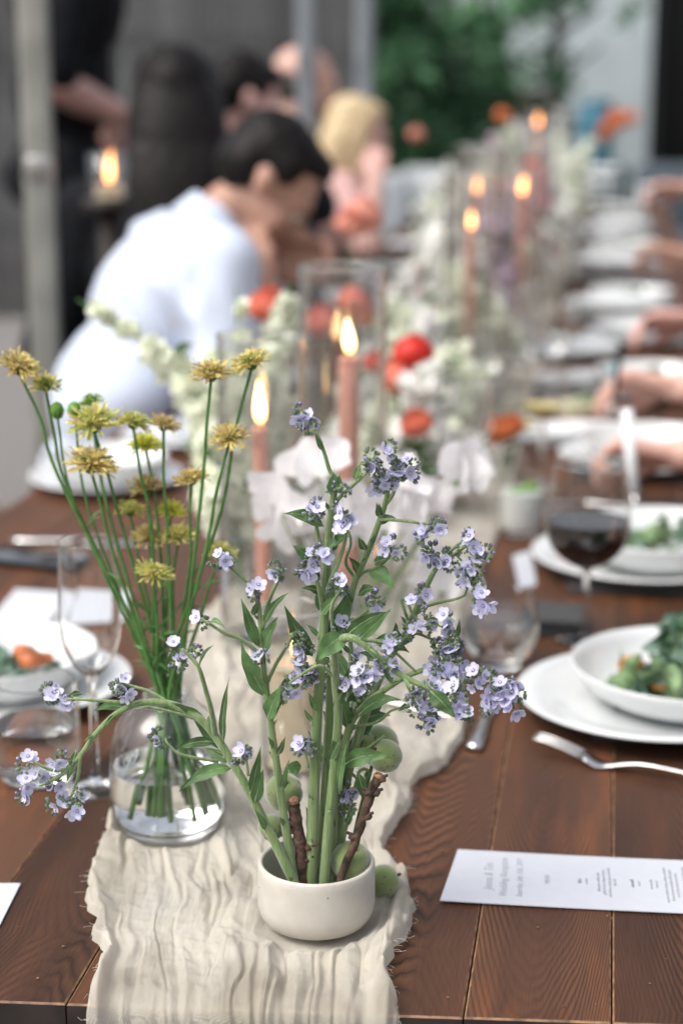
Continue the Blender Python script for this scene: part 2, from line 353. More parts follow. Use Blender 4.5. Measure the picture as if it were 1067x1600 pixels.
M_['pinkd'] = mat('blush_fabric', (0.55, 0.34, 0.32), 0.85, 0.08, 40)
M_['purple'] = mat('purple_fabric', (0.24, 0.07, 0.28), 0.85, 0.1, 40)
M_['cream'] = mat('cream_fabric', (0.62, 0.55, 0.45), 0.85, 0.1, 40)
M_['tan'] = mat('tan_fabric', (0.36, 0.22, 0.12), 0.85, 0.1, 40)
M_['tie'] = mat('patterned_tie', (0.05, 0.045, 0.06), 0.6, 0.2, 120, col2=(0.28, 0.24, 0.27))
M_['eye'] = mat('eye', (0.03, 0.02, 0.02), 0.2)
M_['lip'] = mat('lip', (0.42, 0.14, 0.12), 0.5)
M_['post'] = mat('galvanised_post', (0.25, 0.25, 0.22), 0.5, 0.1, 12)
M_['post_b'] = mat('blue_grey_post', (0.22, 0.245, 0.27), 0.5, 0.1, 12)
M_['fence'] = mat('weathered_fence_board', (0.165, 0.162, 0.157), 0.8, 0.25, 12, stretch=(3, 3, .4), rnd=0.25)
M_['white_wall'] = mat('white_wall', (0.72, 0.80, 0.81), 0.85, 0.06, 2)
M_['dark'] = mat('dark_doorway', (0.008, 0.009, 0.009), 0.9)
M_['foliage'] = mat('foliage', (0.07, 0.185, 0.08), 0.6, 0.3, 3, trl=0.25)
M_['trunk'] = mat('trunk', (0.10, 0.085, 0.07), 0.9, 0.3, 20)
M_['gravel'] = mat('gravel', (0.20, 0.19, 0.18), 0.9, 0.25, 60, bump=0.6, bscale=120)
M_['greyc'] = mat('grey_upholstery', (0.40, 0.42, 0.44), 0.8, 0.1, 20)
M_['slate'] = mat('slate_fabric', (0.06, 0.08, 0.10), 0.8, 0.1, 20)
M_['teal'] = mat('teal_plastic', (0.03, 0.15, 0.22), 0.5, 0.1, 20)

# ================================================================ the setting
g = G(); g.grid(lambda u, v: V((-40 + 80 * u, -20 + 90 * v, 0)), 20, 20); tag(g.build('ground', M_['gravel']), None, None, kind='structure')

# weathered fence of upright boards behind the guests, left
def build_fence():
    a, b = W(-60, 150, 10.2), W(585, 150, 11.6)
    a.z = b.z = 0
    t = thing('board_fence', 'weathered grey upright board fence behind the seated guests on the left', 'fence', a)
    d = (b - a); L = d.length; n = 22; w = L / n; ang = atan2(d.y, d.x)
    g0 = G(); g0.box((0, 0, 1.6), (w - 0.012, 0.022, 3.2), bev=0.003); me = g0.mesh('board', [M_['fence']])
    for i in range(n):
        p = d.normalized() * (w * (i + 0.5)); o = link('board', me, t, p + V((0, random.uniform(-.004, .004), random.uniform(-.03, 0)))); o.rotation_euler = (0, 0, ang)
    for z in (0.5, 1.6, 2.7):
        g1 = G(); g1.box((L / 2, 0.04, z), (L, 0.04, 0.09), bev=.003); o = g1.build('rail', [M_['fence']], t); o.rotation_euler = (0, 0, ang)
build_fence()

# white building with a dark doorway on the right
def build_house():
    a, b = W(560, 100, 15.0), W(1016, 100, 15.5); c = W(1300, 100, 15.8)
    for q in (a, b, c): q.z = 0
    t = thing('white_building', 'white rendered building behind the trees with a dark opening at its right', 'building', a)
    d = (c - a); L = d.length; ang = atan2(d.y, d.x); wl = (b - a).length
    g = G(); g.box((wl / 2 - 1.2, 0.15, 2.0), (wl + 2.4, 0.3, 4.0), bev=.01); o = g.build('wall', M_['white_wall'], t); o.rotation_euler = (0, 0, ang)
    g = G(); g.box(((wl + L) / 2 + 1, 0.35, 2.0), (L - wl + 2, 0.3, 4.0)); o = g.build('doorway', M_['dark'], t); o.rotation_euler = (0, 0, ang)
    g = G(); g.box((wl + 0.05, 0.06, 2.0), (0.09, 0.16, 4.0), bev=.004); o = g.build('door_frame', M_['dark'], t); o.rotation_euler = (0, 0, ang)
build_house()

# tent posts
def post(px0, px1, d, w, m, label):
    p = W((px0 + px1) / 2, 300, d); p.z = 0
    t = thing('tent_post', label, 'post', p, YAW, 'metal posts standing behind the left side of the table')
    g = G(); g.box((0, 0, 1.6), (w, w * 0.8, 3.2), bev=0.006); g.build('post_shaft', m, t)
    g = G(); g.box((0, 0, .008), (w * 2.4, w * 2.4, .016), bev=0.003)
    for sx in (-1, 1):
        for sy in (-1, 1): g.lathe([(0, .028), (.008, .026), (.009, .016), (0, .016)], 8, (sx * w * .9, sy * w * .9, 0))
    g.build('base_plate', m, t)
    g = G(); g.box((w * .1, -w * .42, 1.21), (w * 0.9, .012, .045), bev=0.003); g.build('clamp', M_['steel_d'], t)
post(34, 92, 3.75, .060, M_['post'], 'thick grey metal post at the left, nearest the camera, behind the yellow flowers')
post(464, 494, 6.2, .062, M_['post_b'], 'slim blue grey post rising behind the bending man')
post(552, 583, 7.6, .070, M_['post_b'], 'slim grey post above the blonde woman')

# trees and shrubs in front of the white building
def leaf_cloud(n, fn, size, mi=0):
    g = G()
    for _ in range(n):
        c = fn(); a = V((random.gauss(0, 1), random.gauss(0, 1), random.gauss(0, 1))).normalized(); b = a.orthogonal().normalized() * size * random.uniform(.3, .5)
        l = a * size * random.uniform(.7, 1.3); m_ = a.cross(b).normalized() * size * .12
        g.add([c, c + l * .5 + b + m_, c + l, c + l * .5 - b + m_], [(0, 1, 2), (0, 2, 3)])
    return g
def tree(px, d, h, cr, zc, n, label, squash=1.0, name='tree'):
    p = W(px, 200, d); p.z = 0
    t = thing(name, label, 'tree', p, 0, 'trees and shrubs in front of the white building')
    g = G(); pts = [V((0, 0, 0)), V((.03, .02, h * .35)), V((-.02, .05, h * .7)), V((.05, 0, h))]
    g.tube(catmull(pts, 4), [.07, .02], 8)
    tips = []
    for i in range(10):
        z = h * random.uniform(.3, .9); a = random.uniform(0, 6.28); q = V((cos(a) * cr * .8, sin(a) * cr * .8, z + cr * random.uniform(.1, .5)))
        g.tube(catmull([V((0, 0, z)), V((q.x * .5, q.y * .5, z + .1)), q], 3), [.03, .008], 6); tips.append(q)
    g.build('trunk', M_['trunk'], t)
    cl = [V((random.gauss(0, 1) * cr * .5, random.gauss(0, 1) * cr * .5, zc + random.gauss(0, 1) * cr * .55 * squash)) for _ in range(int(14 + cr * 12))]
    def f():
        c = random.choice(cl); q = c + V((random.gauss(0, 1), random.gauss(0, 1), random.gauss(0, 1))) * cr * .16
        q.z = max(q.z, 0.05); return q
    leaf_cloud(n, f, .10).build('crown', M_['foliage'], t, smooth=False)
tree(585, 12.2, 1.9, .55, 1.5, 2600, 'dark green bush at the left, beside the slim grey post', 1.5, 'bush')
tree(655, 12.8, 1.3, .55, 1.15, 4500, 'low dense green shrub before the white building', 0.8, 'bush')
tree(735, 13.4, 2.2, .45, 1.5, 1700, 'leafy green tree in the middle, before the white building', 1.5)
tree(640, 14.0, 2.4, .45, 2.3, 700, 'thin upper tree branches over the low shrub', 1.0)
tree(868, 13.6, 2.6, .5, 2.0, 420, 'sparse dark tree with a bare trunk against the white wall, right of the leafy tree', 1.3)

# garden sofas with grey cushions in front of the bushes
def sofa(px, d, w, label, cm='greyc'):
    p = W(px, 230, d); p.z = 0
    t = thing('garden_sofa', label, 'sofa', p, YAW, 'grey garden seats in front of the bushes')
    g = G(); g.box((0, 0, .30), (w, .7, .12), bev=.02)
    for sx in (-1, 1):
        for sy in (-1, 1): g.box((sx * (w / 2 - .05), sy * .3, .12), (.05, .05, .24), bev=.005)
    g.build('frame', M_['slate'], t)
    for s in (-1, 1):
        g = G(); g.box((s * w / 4, -.05, .42), (w / 2 - .02, .6, .13), bev=.03); g.build('seat_cushion', M_[cm], t)
        g = G(); g.box((s * w / 4, .25, .62), (w / 2 - .04, .16, .5), bev=.05); g.build('back_cushion', M_[cm], t)
        g = G(); g.box((s * (w / 2 - .03), 0, .52), (.07, .7, .42), bev=.02); g.build('armrest', M_['slate'], t)
sofa(650, 9.6, 1.0, 'pale grey cushioned seat just right of the blonde woman')
sofa(735, 10.2, .8, 'pale grey cushioned seat in the middle, in front of the leafy tree')
sofa(1000, 10.6, 1.3, 'dark grey garden seat at the far right below the dark opening', 'slate')
p = W(930, 190, 11.5); p.z = 0
t = thing('water_barrel', 'narrow teal blue barrel in front of the white wall', 'barrel', p)
g = G(); g.lathe([(0, 0), (.10, 0), (.115, .1), (.115, 1.1), (.10, 1.2), (0, 1.2)], 24); g.build('barrel_body', M_['teal'], t)
g = G(); g.lathe([(0, 1.2), (.105, 1.2), (.105, 1.235), (0, 1.24)], 24); g.build('lid', M_['teal'], t)

# ================================================================ tables
XL, XR = -0.90, 0.29
SEAMS = [XL, -.79, -.68, -.575, -.47, -.366, -.275, -.180, -.082, .022, .128, .21, XR]
def yfront(x): return 1.149 + (x + .083) * 0.078
def plank_mesh(w, y0a, y0b, y1, th=.038):
    bm = bmesh.new(); hw = w / 2 - .0006
    co = [(-hw, y0a), (hw, y0b), (hw, y1), (-hw, y1)]
    top = [bm.verts.new((x, y, 0)) for x, y in co]; bot = [bm.verts.new((x, y, -th)) for x, y in co]
    bm.faces.new(top); bm.faces.new(bot[::-1])
    for i in range(4): bm.faces.new((top[i], bot[i], bot[(i + 1) % 4], top[(i + 1) % 4]))
    bm.normal_update()
    for f in bm.faces:
        if abs(f.normal.y) > .7: f.material_index = 2
    ed = [e for e in bm.edges if all(v.co.z > -1e-6 for v in e.verts)]
    r = bmesh.ops.bevel(bm, geom=ed, offset=.0013, segments=1, affect='EDGES', profile=.5)
    for f in r['faces']: f.material_index = 1
    me = bpy.data.meshes.new('plank'); bm.to_mesh(me); bm.free()
    me.materials.append(M_['wood']); me.materials.append(M_['wood_worn']); me.materials.append(M_['wood_dark']); return me
def table(ya, yb, label, skew=False):
    t = thing('dining_table', label, 'table', ((XL + XR) / 2, (ya + yb) / 2, 0), 0, 'farm tables joined end to end'); L0 = t.location
    for a, b in zip(SEAMS, SEAMS[1:]):
        cx = (a + b) / 2
        f0 = yfront(a) - ya if skew else 0; f1 = yfront(b) - ya if skew else 0
        mid = (ya + yb) / 2
        me = plank_mesh(b - a, ya + f0 - mid, ya + f1 - mid, yb - mid)
        link('plank', me, t, (cx - L0.x, 0, TZ - random.uniform(0, .0004)))
    for s in (-1, 1):
        g = G(); g.box((s * ((XR - XL) / 2 - .09), 0, .66), (.03, yb - ya - .3, .10), bev=.003); g.build('apron', M_['wood_dark'], t)
        g = G(); g.box((0, s * ((yb - ya) / 2 - .12), .66), (XR - XL - .22, .03, .10), bev=.003); g.build('apron', M_['wood_dark'], t)
        for q in (-1, 1):
            g = G(); g.box((s * ((XR - XL) / 2 - .10), q * ((yb - ya) / 2 - .13), .305), (.085, .085, .61), bev=.006); g.build('leg', M_['wood_dark'], t)
table(1.149, 3.95, 'dark stained plank farm table in the foreground, carrying the flower bowl', True)
table(3.955, 6.75, 'second dark plank table, butted against the far end of the first')
table(6.755, 9.6, 'third plank table at the far end of the row')

# ---------------------------------------------------------------- gauze runner
m, nt, p, out = newmat('cheesecloth'); N = nt.nodes; L = nt.links
setp(p, rough=0.9, sheen=0.3)
tc = N.new('ShaderNodeTexCoord')
nz = N.new('ShaderNodeTexNoise'); nz.inputs['Scale'].default_value = 14; nz.inputs['Detail'].default_value = 4; L.new(tc.outputs['Object'], nz.inputs['Vector'])
rp = N.new('ShaderNodeValToRGB'); rp.color_ramp.elements[0].position = .3; rp.color_ramp.elements[1].position = .7
rp.color_ramp.elements[0].color = (.70, .645, .52, 1); rp.color_ramp.elements[1].color = (.80, .76, .665, 1)
L.new(nz.outputs['Fac'], rp.inputs[0]); L.new(rp.outputs[0], p.inputs['Base Color'])
def wave(dirn, sc):
    w = N.new('ShaderNodeTexWave'); w.wave_type = 'BANDS'; w.bands_direction = dirn; w.inputs['Scale'].default_value = sc
    w.inputs['Distortion'].default_value = 1.5; w.inputs['Detail'].default_value = 1; w.inputs['Detail Scale'].default_value = 0.3; L.new(tc.outputs['Object'], w.inputs['Vector']); return w.outputs['Fac']
wx, wy = wave('X', 480), wave('Y', 430)
mm = N.new('ShaderNodeMath'); mm.operation = 'MAXIMUM'; L.new(wx, mm.inputs[0]); L.new(wy, mm.inputs[1])
bp = N.new('ShaderNodeBump'); bp.inputs['Strength'].default_value = .6; bp.inputs['Distance'].default_value = .0007; mpc = N.new('ShaderNodeMapping'); mpc.inputs['Scale'].default_value = (1, .16, .5); L.new(tc.outputs['Object'], mpc.inputs[0])
ncr = N.new('ShaderNodeTexNoise'); ncr.inputs['Scale'].default_value = 420; ncr.inputs['Detail'].default_value = 4; ncr.inputs['Distortion'].default_value = .6; L.new(mpc.outputs[0], ncr.inputs['Vector'])
hcr = N.new('ShaderNodeMath'); hcr.operation = 'MULTIPLY_ADD'; hcr.inputs[1].default_value = 2.6; L.new(ncr.outputs['Fac'], hcr.inputs[0]); L.new(mm.outputs[0], hcr.inputs[2])
L.new(hcr.outputs[0], bp.inputs['Height'])
L.new(bp.outputs[0], p.inputs['Normal'])
tr = N.new('ShaderNodeBsdfTranslucent'); L.new(rp.outputs[0], tr.inputs[0]); mx = N.new('ShaderNodeMixShader'); mx.inputs[0].default_value = .3
L.new(p.outputs[0], mx.inputs[1]); L.new(tr.outputs[0], mx.inputs[2])
# open weave: holes between the threads, wider where the cloth is pulled thin
tp = N.new('ShaderNodeBsdfTransparent'); m2 = N.new('ShaderNodeMixShader')
nz2 = N.new('ShaderNodeTexNoise'); nz2.inputs['Scale'].default_value = 9; nz2.inputs['Detail'].default_value = 5; mp = N.new('ShaderNodeMapping'); mp.inputs['Scale'].default_value = (2.2, 1, 1); L.new(tc.outputs['Object'], mp.inputs[0]); L.new(mp.outputs[0], nz2.inputs['Vector'])
mr = N.new('ShaderNodeMapRange'); mr.inputs['From Min'].default_value = .46; mr.inputs['From Max'].default_value = .60; mr.inputs['To Min'].default_value = .02; mr.inputs['To Max'].default_value = .40
L.new(nz2.outputs['Fac'], mr.inputs[0])
sy = N.new('ShaderNodeSeparateXYZ'); L.new(tc.outputs['Object'], sy.inputs[0])
mry = N.new('ShaderNodeMapRange'); mry.inputs['From Min'].default_value = 1.15; mry.inputs['From Max'].default_value = 1.20; mry.inputs['To Min'].default_value = .35; mry.inputs['To Max'].default_value = 0; L.new(sy.outputs['Y'], mry.inputs[0])
ad = N.new('ShaderNodeMath'); ad.use_clamp = True; L.new(mr.outputs[0], ad.inputs[0]); L.new(mry.outputs[0], ad.inputs[1])
th = N.new('ShaderNodeMapRange'); th.inputs['To Min'].default_value = 1.0; th.inputs['To Max'].default_value = .45; L.new(mm.outputs[0], th.inputs[0])
ml = N.new('ShaderNodeMath'); ml.operation = 'MULTIPLY'; ml.use_clamp = True; L.new(th.outputs[0], ml.inputs[0]); L.new(ad.outputs[0], ml.inputs[1])
L.new(ml.outputs[0], m2.inputs[0]); L.new(mx.outputs[0], m2.inputs[1]); L.new(tp.outputs[0], m2.inputs[2]); L.new(m2.outputs[0], out.inputs[0])
M_['gauze'] = m; M_['thread'] = mat('gauze_thread', (.74, .72, .66), .9)

def lerp_tab(tab, y):
    if y <= tab[0][0]: return tab[0][1]
    for (a, x), (b, w) in zip(tab, tab[1:]):
        if y <= b:
            t = (y - a) / (b - a); t = t * t * (3 - 2 * t); return x + (w - x) * t
    return tab[-1][1]
def tabof(pxs): return sorted([(T(a, b).y, T(a, b).x) for a, b in pxs])
RL = tabof([(165, 1590), (160, 1540), (172, 1500), (156, 1440), (143, 1400), (148, 1370), (165, 1330), (172, 1290)]) + [(1.60, -.43), (1.97, -.476), (2.3, -.455), (2.8, -.47), (10, -.44)]
RR = tabof([(625, 1590), (603, 1535), (622, 1485), (650, 1440), (634, 1385), (600, 1335)]) + [(1.46, -.168)] + tabof([(640, 1265), (642, 1235), (700, 1195), (727, 1160)]) + [(1.80, -.135), (2.1, -.16), (2.6, -.14), (10, -.13)]
POT = V((T(495, 1450).x, 1.268, 0)); POTR = .047
VASE = V((T(265, 1300).x, 1.432, 0)); VASER = .0515
def ridge(v): return (1 - min(1, abs(v) * 2.3)) ** 2
def cloth_h(x, y, u):
    q = noise.noise(V((x * 5, y * 4, 1.3))) * .022 + noise.noise(V((x * 16, y * 22, 5.3))) * .007
    X = x * 1.25 / max(1.1, min(y, 2.2)) + q * .8
    # overlapping soft pleats: a slow rise, then a steep lip
    def pleat(f, z, warp): 
        v = X * f + warp * noise.noise(V((X * 12, y * 3.0, z))) + .16 * noise.noise(V((X * 40, y * 30, z + 3))); t = v - math.floor(v); k = math.floor(v)
        am = .15 + 2.2 * abs(noise.noise(V((k * 3.7, y * 4, z + 7))))
        r = t / .68 if t < .68 else (1 - t) / .32
        return r * r * (3 - 2 * r) * am
    b = noise.noise(V((X * 110, y * 9, 4))); c = noise.noise(V((x * 14, y * 6, 9))); d = noise.noise(V((X * 420, y * 80, 2))); e = noise.noise(V((x * 80, y * 130, 7))); w = smooth(-.1, .3, noise.noise(V((x * 18, y * 10, 30))))
    g_ = noise.noise(V((x * 38 + y * 20, y * 50, 12)))
    cr = 0
    for f, yf, am, sd in ((17, 2.0, .0045, 50), (34, 4.0, .0030, 60), (60, 9.0, .0018, 70)):
        n_ = noise.noise(V((X * f, y * yf, sd))); cr -= max(0, 1 - abs(n_) * 11) * am * smooth(-.25, .25, noise.noise(V((X * 9, y * 6, sd + 4)))); cr += max(0, 1 - abs(n_ - .16) * 6) * am * .5
    return .004 + pleat(30, 0, .55) * .0068 + pleat(71, 20, .5) * .0030 * (.3 + w) + ridge(b) * .0020 * w + max(0, c) * .0045 + d * .0004 + e * .0008 + ridge(g_) * .0010 * (1 - w) + cr
def smooth(e0, e1, x):
    t = min(1, max(0, (x - e0) / (e1 - e0))); return t * t * (3 - 2 * t)
CREST = [(.30, .35), (.12, .2), (.42, .6), (.75, .9), (.9, 1.0)]
def build_runner():
    ys = []; s = -.20
    while s < 9.4 - 1.15:
        ys.append(s); s += .0019 if s < .42 else (.005 if s < 1.2 else .03)
    nc = 250; vs = []
    for s in ys:
        for j in range(nc + 1):
            u = j / nc; uu = u + .012 * sin(u * 40 + s * 9)
            yy = 1.15 + max(s, 0)
            xl, xr = lerp_tab(RL, yy), lerp_tab(RR, yy)
            edge = min(u, 1 - u)
            # cloth edge wobble
            if s < 1.0:
                xl += .003 * noise.noise(V((yy * 110, 3, 0))) + .005 * noise.noise(V((yy * 25, 8, 0))); xr += .004 * noise.noise(V((yy * 70, 9, 0))) + .005 * noise.noise(V((yy * 25, 13, 0)))
            x = xl + (xr - xl) * min(1, max(0, u))
            h = cloth_h(x, yy + min(s, 0) * .6, u)
            ruff = exp(-(edge / .055) ** 2)
            side = 0 if u < .5 else 40
            h += ruff * (.0045 * (0.5 + 0.5 * sin(yy * 120 + 6 * noise.noise(V((yy * 14, side, 0))))) * (0.5 + noise.noise(V((yy * 18, side + 5, 0)))) + .0035)
            h += .006 * exp(-((edge - .05) / .035) ** 2) * max(0, .35 + noise.noise(V((yy * 7, side + 11, 0))))
            # the selvedge curls under and touches the wood
            h *= smooth(-.004, .012, edge) * .9 + .1
            for c, r in ((POT, POTR), (VASE, VASER)):
                dd = sqrt((x - c.x) ** 2 + (yy - c.y) ** 2)
                k = smooth(r - .010, r + .003, dd); h = h * k + .0018 * (1 - k)
                h += .007 * exp(-((dd - r - .018) / .013) ** 2) * max(0, .3 + noise.noise(V((x * 30, yy * 30, 3)))) if s > 0 else 0
            if s > 1.2: h = h * .6
            x += .0035 * noise.noise(V((x * 70, yy * 16, 21)))
            if s >= .012 or s < -.2: P = V((x, yy + (x + .083) * .078 * smooth(.3, 0, s), TZ + .0015 + h))
            if s < .012:
                yf = yfront(x); a = (0.012 - s)
                if a < .019: 
                    th = a / .012; P = V((x, yf + .012 - .018 * sin(min(th, 1.5708)), TZ + .0018 + h * (1 - min(th, 1.57) * .5) - .010 * (1 - cos(min(th, 1.5708))) ** 2))
                    P.y -= h * sin(min(th, 1.57)) * .8
                else:
                    P = V((x, yf - .006 - h * .8, TZ - .009 - (a - .019)))
            vs.append(P)
    R = len(ys); fs = [(i * (nc + 1) + j, i * (nc + 1) + j + 1, (i + 1) * (nc + 1) + j + 1, (i + 1) * (nc + 1) + j) for i in range(R - 1) for j in range(nc)]
    g = G(); g.add(vs, fs); o = g.build('table_runner', M_['gauze'])
    g = G(); rs = random.Random(5)
    for i in range(320):
        r = rs.randrange(2, int(len(ys) * .55)); side = rs.choice((0, 1)); j = 1 if side == 0 else nc - 1
        p = vs[r * (nc + 1) + j]; sg = -1 if side == 0 else 1; L_ = .001 + .009 * rs.random() ** 3
        q = p + V((sg * L_ * .5, rs.uniform(-.002, .002), rs.uniform(-.0002, .0012))); e = p + V((sg * L_, rs.uniform(-.004, .004), rs.uniform(-.001, .0008)))
        if ys[r] > .01: q.z = max(q.z, TZ + .0012); e.z = max(e.z, TZ + .0008)
        g.tube([p, q, e], .0001, 3, cap=False)
    g.build('frayed_threads', M_['thread'], o)
    tag(o, 'crinkled cream gauze runner lying along the dark table and hanging over its near end', 'table runner')
build_runner()

# ================================================================ flower bowl in focus
base = V((POT.x, POT.y, TZ + .004))
t = thing('ceramic_bowl', 'small round cream ceramic bowl holding the lavender flowers', 'bowl', base)
R = .0455; H = .0545
prof = [(0, .0), (.024, .0), (.030, .0015), (.0400, .0065), (.0442, .0130), (.0455, .021), (R, .033), (R, .047), (R - .0002, H - .002), (R - .001, H - .0005), (R - .0022, H), (R - .0036, H - .0006), (R - .0042, H - .002), (R - .0046, .044), (R - .005, .03), (.0395, .017), (.034, .009), (.015, .006), (0, .006)]
g = G(); g.lathe(prof, 96); g.build('bowl_body', M_['stone'], t)
g = G()
for i in range(6):
    a = random.uniform(0, 6.28); z = random.uniform(.02, .05); g.ball((cos(a) * (R + .0000), sin(a) * (R + .0000), z), .0005, 1)
a = radians(-70); g.ball((cos(a) * R, sin(a) * R, .0435), .0006, 1)
g.build('glaze_specks', M_['wick'], t)
g = G(); g.lathe([(0, .007), (.026, .007), (.026, .014), (.024, .016), (0, .016)], 40)
for i in range(60):
    a = i * 2.4; r = .003 * sqrt(i); g.tube([V((cos(a) * r, sin(a) * r, .015)), V((cos(a) * r, sin(a) * r, .026))], [.0006, .0001], 4)
g.build('flower_frog', M_['wick'], t)
g = G(); g.lathe([(0, .026), (.0385, .0262)], 48); g.build('water_surface', M_['water'], t)

# ---- the lavender flower meshes
def hound_flower(seed, size=.0068, open_=1.0):
    rs = random.Random(seed); g = G()
    for k in range(5):
        a0 = 2 * pi * k / 5 + rs.uniform(-.08, .08); n, mm_ = 5, 4; cup = rs.uniform(.12, .4) / open_; tw = rs.uniform(-.2, .2)
        def fn(u, v, a0=a0, cup=cup, tw=tw):
            r = size * (.18 + .82 * u); w = size * (.10 + .33 * sin(pi * min(1, .05 + u * .78)) ** .9) * (v - .5) * 2
            if u > .75: w *= sqrt(max(0.02, 1 - ((u - .75) / .27) ** 2))
            z = size * (cup * u * u + .18 * (v - .5) ** 2 * u + tw * (v - .5) * u * .5)
            return V((r * cos(a0) - w * sin(a0), r * sin(a0) + w * cos(a0), z + .0006))
        g.grid(fn, n, mm_, 0)
        # throat scale
        q = V((cos(a0) * size * .2, sin(a0) * size * .2, .0014)); g.ball(q, size * .085, 1, 1, sc=(1, 1, .8))
    g.ball((0, 0, .0007), size * .15, 1, 2)
    g.lathe([(0, -.0035), (.0012, -.0032), (.0016, -.001), (.0013, .0005)], 7, mi=3)
    for k in range(5):
        a = 2 * pi * (k + .5) / 5
        g.add([V((cos(a - .4) * .0012, sin(a - .4) * .0012, -.002)), V((cos(a + .4) * .0012, sin(a + .4) * .0012, -.002)), V((cos(a) * .0042, sin(a) * .0042, .0002))], [(0, 1, 2)], 3)
    return g.mesh('flower', [M_['petal_l'], M_['throat'], M_['pistil'], M_['calyx']])
HF = [hound_flower(i, .0066 + .0004 * (i % 3), 1 if i < 4 else .5) for i in range(6)]
def bud_mesh(seed, n):
    rs = random.Random(seed); g = G(); 
    # a coiled tip of grey green calyces, some with violet tips
    for i in range(n):
        t_ = i / n; a = t_ * 5.2; r = .0068 * (1 - t_ * .65); c = V((cos(a) * r, (rs.random() - .5) * .004, sin(a) * r + .002))
        s_ = .0022 * (1.15 - t_ * .55) * rs.uniform(.8, 1.2)
        dr = V((cos(a), rs.uniform(-.6, .6), sin(a))).normalized(); Mx = rot_to(dr)
        for k in range(5):
            b = 2 * pi * k / 5; tip = Mx @ V((cos(b) * s_ * .55, sin(b) * s_ * .55, s_ * 1.5)); 
            m1 = Mx @ V((cos(b - .6) * s_ * .85, sin(b - .6) * s_ * .85, s_ * .2)); m2_ = Mx @ V((cos(b + .6) * s_ * .85, sin(b + .6) * s_ * .85, s_ * .2)); lo = Mx @ V((0, 0, -s_ * .8))
            g.add([c + lo, c + m1, c + tip, c + m2_], [(0, 1, 2), (0, 2, 3)], 0)
        g.ball(c, s_ * .75, 1, 0, sc=(1, 1, 1))
        if rs.random() < .4: g.ball(c + dr * s_ * .9, s_ * .62, 1, 1)
    return g.mesh('bud_cluster', [M_['calyx'], M_['petal_p']], smooth=False)
BM = [bud_mesh(i, 7 + i) for i in range(5)]

def leaf_mesh(p0, p1, wd, bend=.15, seed=0, nrm=None, fold=.25):
    """lanceolate leaf from p0 to p1 with a sunk midrib, wavy margin and drooping tip"""
    rs = random.Random(seed); p0, p1 = V(p0), V(p1); d = p1 - p0; L = d.length; t_ = d.normalized()
    n_ = V(nrm) if nrm else (V((0, -1, .35)) + V((rs.uniform(-.5, .5), 0, rs.uniform(-.2, .5))))
    n_ = (n_ - t_ * n_.dot(t_)).normalized(); s_ = t_.cross(n_).normalized()
    up = V((0, 0, 1)); g = G(); ph = rs.uniform(0, 6)
    def fn(u, v):
        w = wd * .78 * (sin(pi * u ** .72) ** 1.15 * .5 + .03 * (1 - u) ** 3); vv = (v - .5) * 2
        c = p0 + d * u + up * (4 * u * (1 - u) * bend * L) + n_ * (sin(u * 3.1) * .06 * L)
        return c + s_ * w * vv + n_ * (abs(vv) ** 1.3 * w * fold + .06 * wd * sin(u * 15 + ph + vv * 2) * abs(vv))
    g.grid(fn, 12, 6, 0)
    # midrib
    g.tube([p0 + d * u + up * (4 * u * (1 - u) * bend * L) + n_ * (sin(u * 3.1) * .06 * L - wd * .015) for u in (0, .2, .4, .6, .8, .95)], [.0008, .0002], 5, 1)
    return g

class Plant:
    def __init__(s, name, label, cat, base, group): s.t = thing(name, label, cat, base, 0, group); s.b = V(base); s.g = G()
    def stalk(s, pts, r, n=9, sub=6):
        P = catmull(pts, sub); 
        rr = [r[0] + (r[1] - r[0]) * i / (len(P) - 1) for i in range(len(P))]
        s.g.tube([p - s.b for p in P], rr, n)
        if r[0] > .0012 and n == 9:    # down on the stalk
            for i in range(int(len(P) * 9)):
                k = random.randrange(len(P) - 1); c = P[k].lerp(P[k + 1], random.random()) - s.b; d = V((random.gauss(0, 1), random.gauss(0, 1), random.gauss(0, .4) + .4)).normalized(); o_ = d.orthogonal() * .00011
                c = c + d * rr[k] * .8; e = c + d * random.uniform(.0006, .0014); s.g.add([c - o_, c + o_, e], [(0, 1, 2)])
        return P
    def finish(s, m, name='stalk'): return s.g.build(name, m, s.t)
    def leaf(s, p0, p1, wd, bend=.1, m='leaf', nrm=None, label=None):
        g = leaf_mesh(V(p0) - s.b, V(p1) - s.b, wd, bend, random.randrange(9999), nrm); o = g.build('leaf', [M_[m], M_['stem']], s.t)
        return o

YP = 1.262
def PP(l, Y=YP):
    out = []
    for q in l:
        dy = q[2] if len(q) > 2 else 0; out.append(WY(q[0], q[1], Y + dy))
    return out
HG = 'lavender blossom stems standing in the cream bowl'
plants = {}
def hplant(key, label, polys, Y=YP):
    """polys: list of (points, r0, r1); the first is the main stem"""
    b = PP(polys[0][0], Y)[0]; b.z = TZ + .03
    P = Plant('blossom_stem', label, 'flower stem', b, HG); plants[key] = (P, Y)
    for i, (pts, r0, r1) in enumerate(polys):
        q = PP(pts, Y)
        if i == 0: q = [b] + q if q[0].z > b.z + .004 else q
        C = P.stalk(q, (r0, r1))
        if i == 0:
            for f in [.12, .2, .3, .38, .47, .56, .66, .75, .84]:
                k = int(f * (len(C) - 1)); c = C[k]; d = (C[k + 1] - c).normalized(); a = f * 40; sd_ = V((cos(a), -abs(sin(a)) * .7, 0)); rr = r0 + (r1 - r0) * f
                P.g.ball(c + sd_ * rr * .5 - P.b, rr * .85, 1, sc=(1, 1, 1.3))
                o_ = c + sd_ * rr * .9; L_ = random.uniform(.005, .014); P.leaf(o_, o_ + (d * .8 + sd_ * random.uniform(.4, .9)).normalized() * L_, L_ * .38, .05)
    return P
